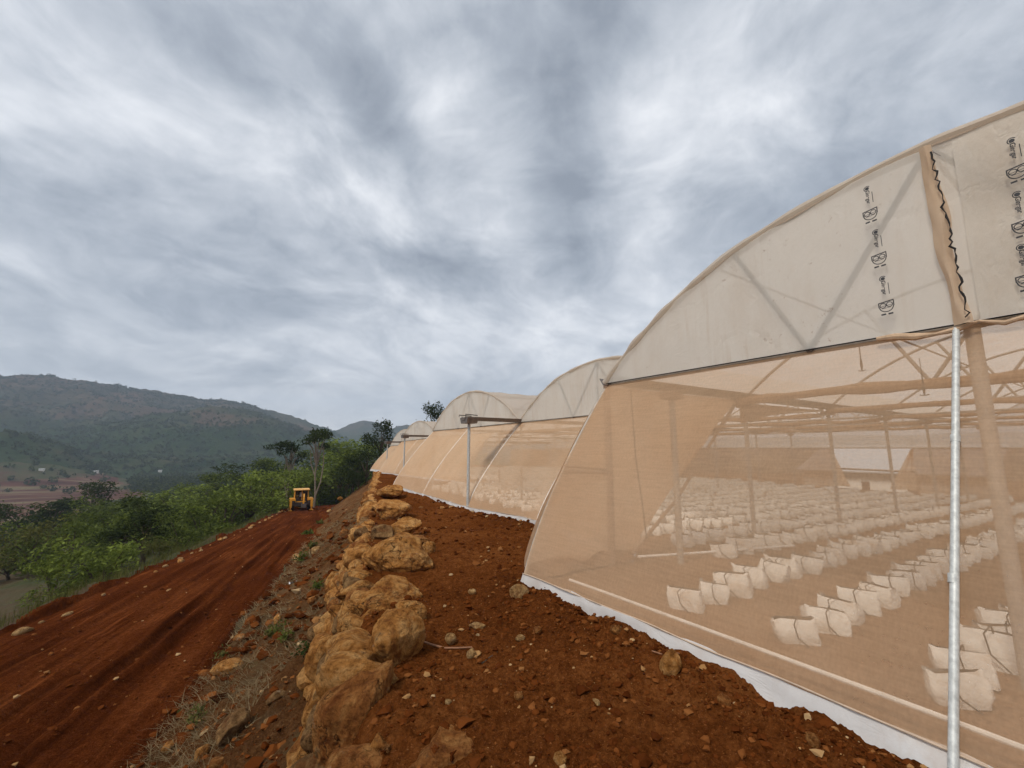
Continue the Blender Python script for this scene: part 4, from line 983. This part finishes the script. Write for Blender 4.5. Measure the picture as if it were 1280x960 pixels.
LST = [ # u, vtop, dist, kind, leaf, w, var
 (150, 668, 33, 'bush', 'leaf_bright', 1.0, 0, 'bright green bush, big and nearest to the terrace edge'),
 (95, 690, 34, 'bush', 'leaf_bright', .9, 1, 'bright low bush at the left foot of the biggest bright bush'),
 (195, 626, 46, 'tree', 'leaf_dark', 1.25, 2, 'dark round-crowned tree standing over dry grass at the terrace edge'),
 (170, 640, 50, 'bush', 'leaf', 1.0, 2, 'mid green bush tucked behind the dark round-crowned tree'),
 (240, 640, 44, 'bush', 'leaf', .9, 3, 'mid green bush right of the dark round-crowned tree'),
 (215, 668, 36, 'bush', 'leaf_olive', .6, 1, 'olive scrubby bush at the foot of the dark round-crowned tree'),
 (262, 618, 52, 'bush', 'leaf_bright', 1.0, 0, 'bright bush beyond the middle of the terrace edge'),
 (290, 606, 56, 'bush', 'leaf', 1.0, 1, 'full green bush left of the digger, three crowns away'),
 (318, 594, 60, 'tree', 'leaf_bright', 1.3, 3, 'bright spreading tree left of the digger, two crowns away'),
 (342, 588, 66, 'bush', 'leaf_bright', 1.0, 2, 'bright green bush directly left of the digger'),
 (366, 580, 74, 'bush', 'leaf', 1.1, 3, 'green bush right behind the digger cab'),
 (405, 580, 82, 'bush', 'leaf', 1.1, 0, 'green bush between the digger and the bank'),
 (424, 568, 78, 'tree', 'leaf_bright', 1.2, 0, 'bright tree right of the tall bare-trunked one'),
 (444, 556, 76, 'tree', 'leaf', 1.2, 2, 'mid green tree before the dense dark one'),
 (460, 560, 70, 'bush', 'leaf_dark', 1.1, 1, 'dark bush against the end of the wall'),
 (432, 590, 70, 'bush', 'leaf_dark', 1.0, 2, 'dark bush behind the far end of the bank'),
 (450, 588, 64, 'bush', 'leaf_dark', .9, 0, 'low dark bush at the outer corner of the farthest greenhouse'),
 (36, 655, 62, 'bush', 'leaf', 1.1, 3, 'green bush in the left part of the valley scrub'),
 (62, 650, 60, 'bush', 'leaf_olive', 1.0, 1, 'olive bush in the valley scrub behind the brown gap'),
 (110, 652, 56, 'bush', 'leaf', 1.0, 2, 'mid green bush behind the biggest bright bush'),
 (130, 640, 70, 'tree', 'leaf', 1.3, 1, 'round mid green tree in the valley left of the dark crowned tree'),
 (80, 626, 110, 'tree', 'leaf_dark', 1.5, 3, 'wide dark tree at the edge of the red field'),
 (50, 628, 112, 'bush', 'leaf_dark', 1.4, 2, 'dark clump beside the red field, left of the wide dark tree'),
 (125, 604, 135, 'tree', 'leaf_dark', 1.1, 0, 'lone dark tree standing up beside the far fields'),
 (150, 622, 95, 'bush', 'leaf', 1.3, 1, 'mid green clump beyond the round valley tree'),
 (185, 612, 105, 'bush', 'leaf', 1.3, 3, 'green clump beyond the dark round-crowned tree'),
 (225, 610, 90, 'tree', 'leaf_bright', 1.5, 2, 'bright tree in the valley beyond the middle of the terrace'),
 (250, 600, 105, 'bush', 'leaf', 1.3, 0, 'mid green clump left of the bright spreading tree'),
 (280, 592, 110, 'tree', 'leaf', 1.4, 1, 'tall green clump behind the full green bush'),
 (310, 580, 115, 'bush', 'leaf_dark', 1.3, 2, 'dark clump behind the bright spreading tree'),
 (335, 574, 120, 'tree', 'leaf', 1.4, 3, 'green crown behind the bush directly left of the digger'),
 (412, 566, 110, 'tree', 'leaf', 1.4, 2, 'green crown far behind the tall bare-trunked tree'),
 (436, 552, 105, 'tree', 'leaf_bright', 1.3, 1, 'yellow-green crown beyond the mid green tree by the wall'),
]
for u, vt, d, kd, lf, w, var, lb in LST: by_px(u, vt, d, kd, lf, lb, w, var, group=G1)
# woods and scrub further off, one mass each
def quad_clumps(name, pts, hs, nq, size, mat, seed):
    rg = np.random.default_rng(seed); n = len(pts)
    d = rg.normal(size=(n, nq, 3)); d /= np.linalg.norm(d, axis=2)[..., None]
    rad = rg.uniform(.55, 1.05, (n, nq, 1))*np.where(d[..., 2:] < -.3, .8, 1)
    lob = 1+.35*np.sin(d[..., :1]*3+rg.uniform(0, 6, (n, 1, 1)))*np.cos(d[..., 1:2]*3+rg.uniform(0, 6, (n, 1, 1)))
    C = pts[:, None, :]+d*rad*lob*np.array([.6, .6, .5])*hs[:, None, None]+np.array([0, 0, .42])*hs[:, None, None]
    nrm = d+.6*rg.normal(size=d.shape); nrm /= np.linalg.norm(nrm, axis=2)[..., None]
    t = np.cross(nrm, rg.normal(size=d.shape)); t /= np.linalg.norm(t, axis=2)[..., None]; b = np.cross(nrm, t)
    s = hs[:, None, None]*size*rg.uniform(.7, 1.3, (n, nq, 1))
    V = np.stack([C-t*s, C-b*s*.7, C+t*s, C+b*s*.7], 2).reshape(-1, 3)
    o = link(name, np_mesh(name, V, np.arange(n*nq*4).reshape(-1, 4), False), mat); return tag(o, kind='stuff')
def spots_in(n, r0, r1, a0, a1, dens, seed, zmax=None):
    rg = np.random.default_rng(seed); az_ = YAW+np.radians(rg.uniform(a0, a1, n)); r_ = np.sqrt(rg.uniform(r0*r0, r1*r1, n))
    x, y = r_*np.sin(az_), r_*np.cos(az_); ok = fbm(x*dens, y*dens, 0, 3, .5, seed) > rg.uniform(-.55, .35, n)
    a_, p_ = ap(x, y); ok &= (p_ < PL-5)|(a_ > 78)
    x, y = x[ok], y[ok]; z = terrain(x, y); 
    rz_ = np.hypot(x, y); az2 = np.degrees(np.arctan2(x, y))-math.degrees(YAW); flat_ = (z < -21) & (rz_ > 120) & (rz_ < 560) & (az2 < -41)
    keep = ~flat_ | (rg.uniform(size=len(z)) < .05)
    return np.stack([x, y, z-.3], -1)[keep], rg
P1, rg = spots_in(700, 56, 170, -47, -2, .03, 51); quad_clumps('woodland', P1, rg.uniform(2.0, 5.0, len(P1)), 420, .048, M['leaf'], 1)
P1, rg = spots_in(5200, 120, 470, -60, 20, .015, 52); quad_clumps('valley_woodland', P1, rg.uniform(3, 7, len(P1)), 70, .13, M['scrub'], 2)
P1, rg = spots_in(26000, 420, 1300, -62, 22, .006, 53); quad_clumps('hillside_scrub', P1, rg.uniform(1.8, 5, len(P1)), 18, .24, M['scrub'], 3)
P1, rg = spots_in(420, 34, 110, -46.5, -8, .06, 54); quad_clumps('undergrowth', P1, rg.uniform(.5, 1.5, len(P1)), 120, .07, M['leaf_olive'], 4)
# far white houses
for (u, v, d, lb) in ((120, 591, 300, 'tiny white house at the foot of the hill behind the fields'), (200, 590, 310, 'small white shed on the valley floor right of the tiny house'), (290, 567, 330, 'white house on the red slope above the valley trees'), (52, 589, 300, 'pale hut beside the red cut at the hill foot')):
    dd = ray(u, v); h = math.hypot(dd[0], dd[1]); T_ = 150*1.004**np.arange(600); Q_ = CAM+T_[:, None]*dd/h; kk = int(np.argmax(Q_[:, 2] < terrain(Q_[:, 0], Q_[:, 1]))); x, y, z = Q_[kk]
    e = empty('far_house', (x, y, z)); tag(e, lb, 'house', 'white houses across the valley')
    m = MB(); m.box((0, 0, .4), (3, 2.2, 2.2)); m.build('wall', M['wall_white'], e, smooth=False, local=True)
    m = MB(); m.prism([(-1.7, -1.3, 1.5), (-1.7, 1.3, 1.5), (-1.7, 0, 2.1)], (3.4, 0, 0)); m.build('roof', M['tin'], e, smooth=False, local=True)

# ------------------------------------------------------------------ the digger
a_, p_ = 58.5, -6.2; dx, dy = xy(a_, p_); dz = tz(dx, dy)
D = empty('backhoe_loader', (dx, dy, dz), -HA+R(9)); D.scale = (1, 1, .9); tag(D, 'yellow backhoe loader seen from behind at the far end of the red terrace', 'digger')
def part(m, name, mat, par=D, **k): return m.build(name, M[mat], par, local=True, **k)
m = MB(); m.box((0, 1.2, .85), (1.0, 3.6, .55)); m.box((0, 2.3, 1.35), (.95, 1.5, .5)); part(m, 'body', 'yellow', smooth=False, bevel=.04)
m = MB(); m.box((0, .35, 1.28), (1.5, 1.5, .12)); part(m, 'cab_floor', 'steel_dark', smooth=False)
for sx in (-.74, .74):
    for sy in (-.4, 1.1): part(MB().tube([(sx, sy, 1.2), (sx*.95, sy+(.05 if sy < 0 else -.1), 2.55)], .05, 6), 'cab_post', 'yellow')
part(MB().tube([(0.06, -.42, 1.3), (.06, -.38, 2.55)], .045, 6), 'cab_post', 'yellow')
m = MB(); m.box((0, .35, 2.62), (1.75, 1.95, .14)); part(m, 'roof', 'yellow_pale', smooth=False, bevel=.05)
m = MB(); m.box((0, 1.05, 1.95), (1.36, .02, 1.2)); part(m, 'windscreen', 'glass', smooth=False)
for sx in (-.71, .71): m = MB(); m.box((sx, .35, 1.95), (.02, 1.3, 1.15)); part(m, 'side_window', 'glass', smooth=False)
m = MB(); m.box((0, .5, 1.55), (.5, .5, .14)); m.box((0, .72, 1.9), (.48, .1, .6)); part(m, 'driver_seat', 'steel_dark', smooth=False, bevel=.03)
def wheel(x, y, r, w, name):
    e = MB()
    secs = [(-.5, .62), (-.5, .93), (-.38, 1.0), (.38, 1.0), (.5, .93), (.5, .62)]
    vs = []; n = 28
    for i in range(n):
        an = 2*math.pi*i/n
        for f, q in secs: vs.append((x+f*w, y+q*r*math.cos(an), r+q*r*math.sin(an)))
    fs = [(i*6+k, i*6+k+1, ((i+1) % n)*6+k+1, ((i+1) % n)*6+k) for i in range(n) for k in range(5)]
    o = part(e.add(vs, fs), name, 'tyre')
    rm = MB().tube([(x-w*.3, y, r), (x+w*.3, y, r)], r*.63, 20); rm.build('rim', M['yellow_pale'], o, local=True)
for sx in (-.95, .95): wheel(sx, .1, .72, .48, 'rear_wheel'); wheel(sx*.95, 2.6, .5, .36, 'front_wheel')
for sx in (-1, 1):
    m = MB(); m.box((sx*.95, .1, 1.5), (.62, 1.3, .09)); part(m, 'mudguard', 'yellow', smooth=False, bevel=.03)
    m = MB(); m.box((sx*1.12, -.85, .95), (.26, .28, 1.0)); m.box((sx*.95, -.85, 1.42), (.66, .26, .22)); m.box((sx*1.12, -.85, .35), (.16, .18, .55)); m.box((sx*1.12, -.85, .06), (.42, .42, .08)); part(m, 'stabiliser', 'yellow', smooth=False)
m = MB(); m.box((0, -.72, .85), (2.0, .22, .45)); part(m, 'rear_frame', 'steel_dark', smooth=False, bevel=.03)
part(MB().tube([(.25, -.8, .9), (.25, -1.15, 1.75), (.25, -.95, 2.15)], [.12, .1, .08], 6), 'boom', 'yellow')
part(MB().tube([(.25, -.95, 2.1), (.25, -1.35, 1.3), (.25, -1.3, .9)], [.09, .08, .07], 6), 'dipper', 'yellow')
m = MB(); m.prism([(-.02, -1.5, .45), (-.02, -1.05, .35), (-.02, -1.0, .85), (-.02, -1.35, .95)], (.55, 0, 0)); part(m, 'digging_bucket', 'steel_dark', smooth=False)
m = MB(); m.prism([(-1.15, 3.6, .15), (-1.15, 4.4, .1), (-1.15, 3.9, .95), (-1.15, 3.55, .9)], (2.3, 0, 0)); part(m, 'loader_bucket', 'steel_dark', smooth=False)
for sx in (-.6, .6): part(MB().tube([(sx, 1.5, 1.45), (sx, 2.8, 1.3), (sx, 3.6, .6)], .09, 6), 'loader_arm', 'yellow')
part(MB().tube([(.55, 1.9, 1.5), (.55, 1.9, 2.3)], .05, 8), 'exhaust_pipe', 'steel_dark')
# driver
def skin_body(name, verts, edges, radii, mat, par, sub=2):
    me = bpy.data.meshes.new(name); me.from_pydata(verts, edges, []); o = link(name, me, mat, par)
    md = o.modifiers.new('skin', 'SKIN'); md.use_smooth_shade = True
    sv = me.skin_vertices[0].data
    for i, r_ in enumerate(radii): sv[i].radius = (r_, r_)
    sv[0].use_root = True
    s = o.modifiers.new('sub', 'SUBSURF'); s.levels = s.render_levels = sub; return o
e = empty('person', (dx, dy, dz-.16), -HA+R(9)); tag(e, 'person in a pale shirt sitting in the yellow digger cab', 'person')
vs = [(0, .5, 1.68), (0, .5, 1.9), (0, .48, 2.08), (0, .47, 2.17), (0, .45, 2.27), (0, .44, 2.36), (-.19, .48, 2.06), (-.27, .62, 1.85), (-.2, .85, 1.82), (.19, .48, 2.06), (.27, .62, 1.85), (.2, .85, 1.82), (-.1, .55, 1.68), (-.13, .95, 1.68), (-.13, 1.0, 1.36), (.1, .55, 1.68), (.13, .95, 1.68), (.13, 1.0, 1.36)]
eds = [(0, 1), (1, 2), (2, 3), (3, 4), (4, 5), (2, 6), (6, 7), (7, 8), (2, 9), (9, 10), (10, 11), (0, 12), (12, 13), (13, 14), (0, 15), (15, 16), (16, 17)]
skin_body('body', vs, eds, [.15, .15, .14, .055, .095, .08, .065, .05, .04, .065, .05, .04, .085, .07, .05, .085, .07, .05], M['skin'], e)
m = grid(lambda u, v: ((.185-.02*math.sin(v*3))*math.cos(u*2*math.pi), .5+.15*math.sin(u*2*math.pi), 1.66+.46*v), 16, 5); m.build('shirt', M['shirt'], e, local=True)
bm = bmesh.new(); bmesh.ops.create_uvsphere(bm, u_segments=14, v_segments=8, radius=.115)
for v in bm.verts: v.co = Vector((v.co.x*.9, v.co.y, v.co.z*.8))+Vector((0, .43, 2.37))
me = bpy.data.meshes.new('hair'); bm.to_mesh(me); bm.free(); link('hair', me, M['hair'], e)

# ------------------------------------------------------------------ haze
m = MB(); m.box((150, 150, 110), (4700, 4700, 300)); hz = m.build('haze', None, smooth=False)
t = NT('haze_air'); pv_ = t.n('VolumePrincipled'); pv_.inputs['Color'].default_value = (.66, .80, 1.0, 1); pv_.inputs['Density'].default_value = .0004; pv_.inputs['Anisotropy'].default_value = .2
t.l(pv_.outputs[0], t.out.inputs['Volume']); hz.data.materials.append(t.m); tag(hz, kind='stuff')
HAZE = hz

# ------------------------------------------------------------------ sky and light
W = bpy.data.worlds.new('World'); SC.world = W; W.use_nodes = True; nt = W.node_tree; nt.nodes.clear()
class WT(NT):
    def __init__(s): s.t = nt; s.out = s.n('OutputWorld')
w = WT()
SUN_EL, SUN_AZ = R(52), R(33+180+40)
sky = w.n('TexSky', sky_type='NISHITA'); sky.sun_disc = False; sky.sun_elevation = SUN_EL; sky.sun_rotation = SUN_AZ
dirv = w.n('TexCoord').outputs['Generated']
SH = YAW+R(10.5)                                # the cloud streaks run along this heading
def dot(vec):
    n = w.n('VectorMath', operation='DOT_PRODUCT'); w.l(dirv, n.inputs[0]); n.inputs[1].default_value = vec; return n.outputs['Value']
ac, al, zz = dot((math.cos(SH), -math.sin(SH), 0)), dot((math.sin(SH), math.cos(SH), 0)), dot((0, 0, 1))
KZ = .27
zc = w.math('ADD', w.math('MAXIMUM', zz, 0.0), KZ)
cx, cy = w.math('DIVIDE', ac, zc), w.math('DIVIDE', al, zc)
def comb(a, b, c=0.0):
    n = w.n('CombineXYZ'); w.set(n.inputs[0], a); w.set(n.inputs[1], b); w.set(n.inputs[2], c); return n.outputs[0]
def plane(u, v):
    d = ray(u, v); d = d/np.linalg.norm(d); k = max(d[2], 0)+KZ
    return np.array([d[0]*math.cos(SH)-d[1]*math.sin(SH), d[0]*math.sin(SH)+d[1]*math.cos(SH)])/k
warp = w.noise(1.1, comb(cx, cy, 3.0), 3, .5); warp2 = w.noise(1.1, comb(cx, cy, 9.0), 3, .5)
wx = w.math('ADD', cx, w.math('MULTIPLY', w.math('SUBTRACT', warp, .5), .8)); wy = w.math('ADD', cy, w.math('MULTIPLY', w.math('SUBTRACT', warp2, .5), .8))
n1 = w.noise(1.0, comb(w.math('MULTIPLY', wx, 2.3), w.math('MULTIPLY', wy, 1.35), 1.7), 8, .55)
n2 = w.noise(1.0, comb(w.math('MULTIPLY', wx, 5.4), w.math('MULTIPLY', wy, 4.9), 5.2), 9, .6)
val = w.math('ADD', w.math('MULTIPLY', w.math('SUBTRACT', n1, .5), .95), w.math('MULTIPLY', w.math('SUBTRACT', n2, .5), .55))
BL = [(330, 205, 150, 55, .22, .45), (160, 150, 80, 30, .16, .5), (5, 110, 70, 150, .2, 0), (790, 150, 70, 60, .34, 0), (570, 100, 60, 55, .18, .6), (545, 290, 60, 25, .2, .4), (850, 210, 90, 120, .14, 0),
      (735, 235, 48, 110, -.40, 0), (700, 60, 110, 80, -.16, 0), (490, 110, 40, 130, -.26, -.6), (110, 255, 170, 60, -.20, .25), (230, 360, 200, 45, -.16, .1), (560, 335, 110, 30, -.22, .25), (270, 45, 130, 50, -.18, .5), (900, 260, 60, 60, -.1, 0), (1000, 90, 120, 90, .08, 0), (655, 250, 28, 60, .16, 0), (770, 300, 50, 40, .16, 0), (1100, 60, 90, 60, -.08, 0), (610, 425, 190, 50, .26, .1), (400, 480, 200, 30, .16, 0), (30, 330, 60, 60, .12, 0)]
for (u, v, su, sv, amp, an) in BL:
    c = plane(u, v); e1 = plane(u+su*math.cos(an), v+su*math.sin(an))-c; e2 = plane(u-sv*math.sin(an), v+sv*math.cos(an))-c
    J = np.linalg.inv(np.stack([e1, e2], 1))
    gx, gy = w.math('SUBTRACT', w.math('ADD', w.math('MULTIPLY', cx, .6), w.math('MULTIPLY', wx, .4)), float(c[0])), w.math('SUBTRACT', w.math('ADD', w.math('MULTIPLY', cy, .6), w.math('MULTIPLY', wy, .4)), float(c[1]))
    q1 = w.math('MULTIPLY_ADD', gx, float(J[0, 0]), w.math('MULTIPLY', gy, float(J[0, 1]))); q2 = w.math('MULTIPLY_ADD', gx, float(J[1, 0]), w.math('MULTIPLY', gy, float(J[1, 1])))
    r2 = w.math('ADD', w.math('MULTIPLY', q1, q1), w.math('MULTIPLY', q2, q2))
    val = w.math('ADD', val, w.math('MULTIPLY', w.math('EXPONENT', w.math('MULTIPLY', r2, -1.0)), amp*(.72 if amp > 0 else 1.0)))
n3 = w.noise(8.0, dirv, 9, .62, .5)
val = w.math('ADD', val, w.math('MULTIPLY', w.math('SUBTRACT', n3, .5), .40))
n4 = w.noise(1.0, comb(w.math('MULTIPLY', wx, 3.6), w.math('MULTIPLY', wy, 2.9), 8.4), 9, .6)
rid = w.math('SUBTRACT', .10, w.math('ABSOLUTE', w.math('SUBTRACT', n4, .5)))
val = w.math('ADD', val, w.math('MULTIPLY', rid, .75))
val = w.math('ADD', w.math('MULTIPLY', val, 1.08), .41)
hor = w.math('EXPONENT', w.math('MULTIPLY', w.math('MAXIMUM', zz, 0.0), -9.0))
val = w.math('ADD', w.math('MULTIPLY', val, w.math('SUBTRACT', 1.0, w.math('MULTIPLY', hor, .55))), w.math('MULTIPLY', hor, .72))
ccol = w.ramp(val, [(.06, (.195, .217, .25)), (.3, (.29, .315, .352)), (.52, (.415, .437, .47)), (.72, (.56, .575, .60)), (.98, (.76, .765, .77))])
b1 = w.n('Background'); w.l(sky.outputs[0], b1.inputs[0]); b1.inputs[1].default_value = .08
b2 = w.n('Background'); w.l(ccol, b2.inputs[0]); b2.inputs[1].default_value = 1.0
mx = w.n('MixShader'); mx.inputs[0].default_value = .9; w.l(b1.outputs[0], mx.inputs[1]); w.l(b2.outputs[0], mx.inputs[2]); w.l(mx.outputs[0], w.out.inputs['Surface'])
ld = bpy.data.lights.new('sun', 'SUN'); ld.energy = 1.5; ld.angle = R(14); ld.color = (1, .91, .78)
lo = bpy.data.objects.new('sun', ld); COL.objects.link(lo)
sd = Vector((math.sin(SUN_AZ)*math.cos(SUN_EL), math.cos(SUN_AZ)*math.cos(SUN_EL), math.sin(SUN_EL)))
lo.rotation_euler = sd.to_track_quat('Z', 'Y').to_euler(); lo.location = (0, 0, 50)

# ------------------------------------------------------------------ camera and render
cd = bpy.data.cameras.new('camera'); cd.sensor_width = 36; cd.lens = F/1280*36; cd.clip_start = .05; cd.clip_end = 9000
co = bpy.data.objects.new('camera', cd); COL.objects.link(co); co.location = (0, 0, CAMZ); co.rotation_euler = (math.pi/2+PITCH, 0, -YAW); SC.camera = co
SC.render.engine = 'CYCLES'
cy_ = SC.cycles; cy_.use_denoising = True; cy_.max_bounces = 6; cy_.diffuse_bounces = 3; cy_.glossy_bounces = 2; cy_.transmission_bounces = 3; cy_.transparent_max_bounces = 20; cy_.volume_bounces = 0
cy_.use_adaptive_sampling = True; cy_.adaptive_threshold = .02
SC.view_settings.view_transform = 'Standard'; SC.view_settings.look = 'None'; SC.view_settings.exposure = 0.72; SC.view_settings.gamma = 1
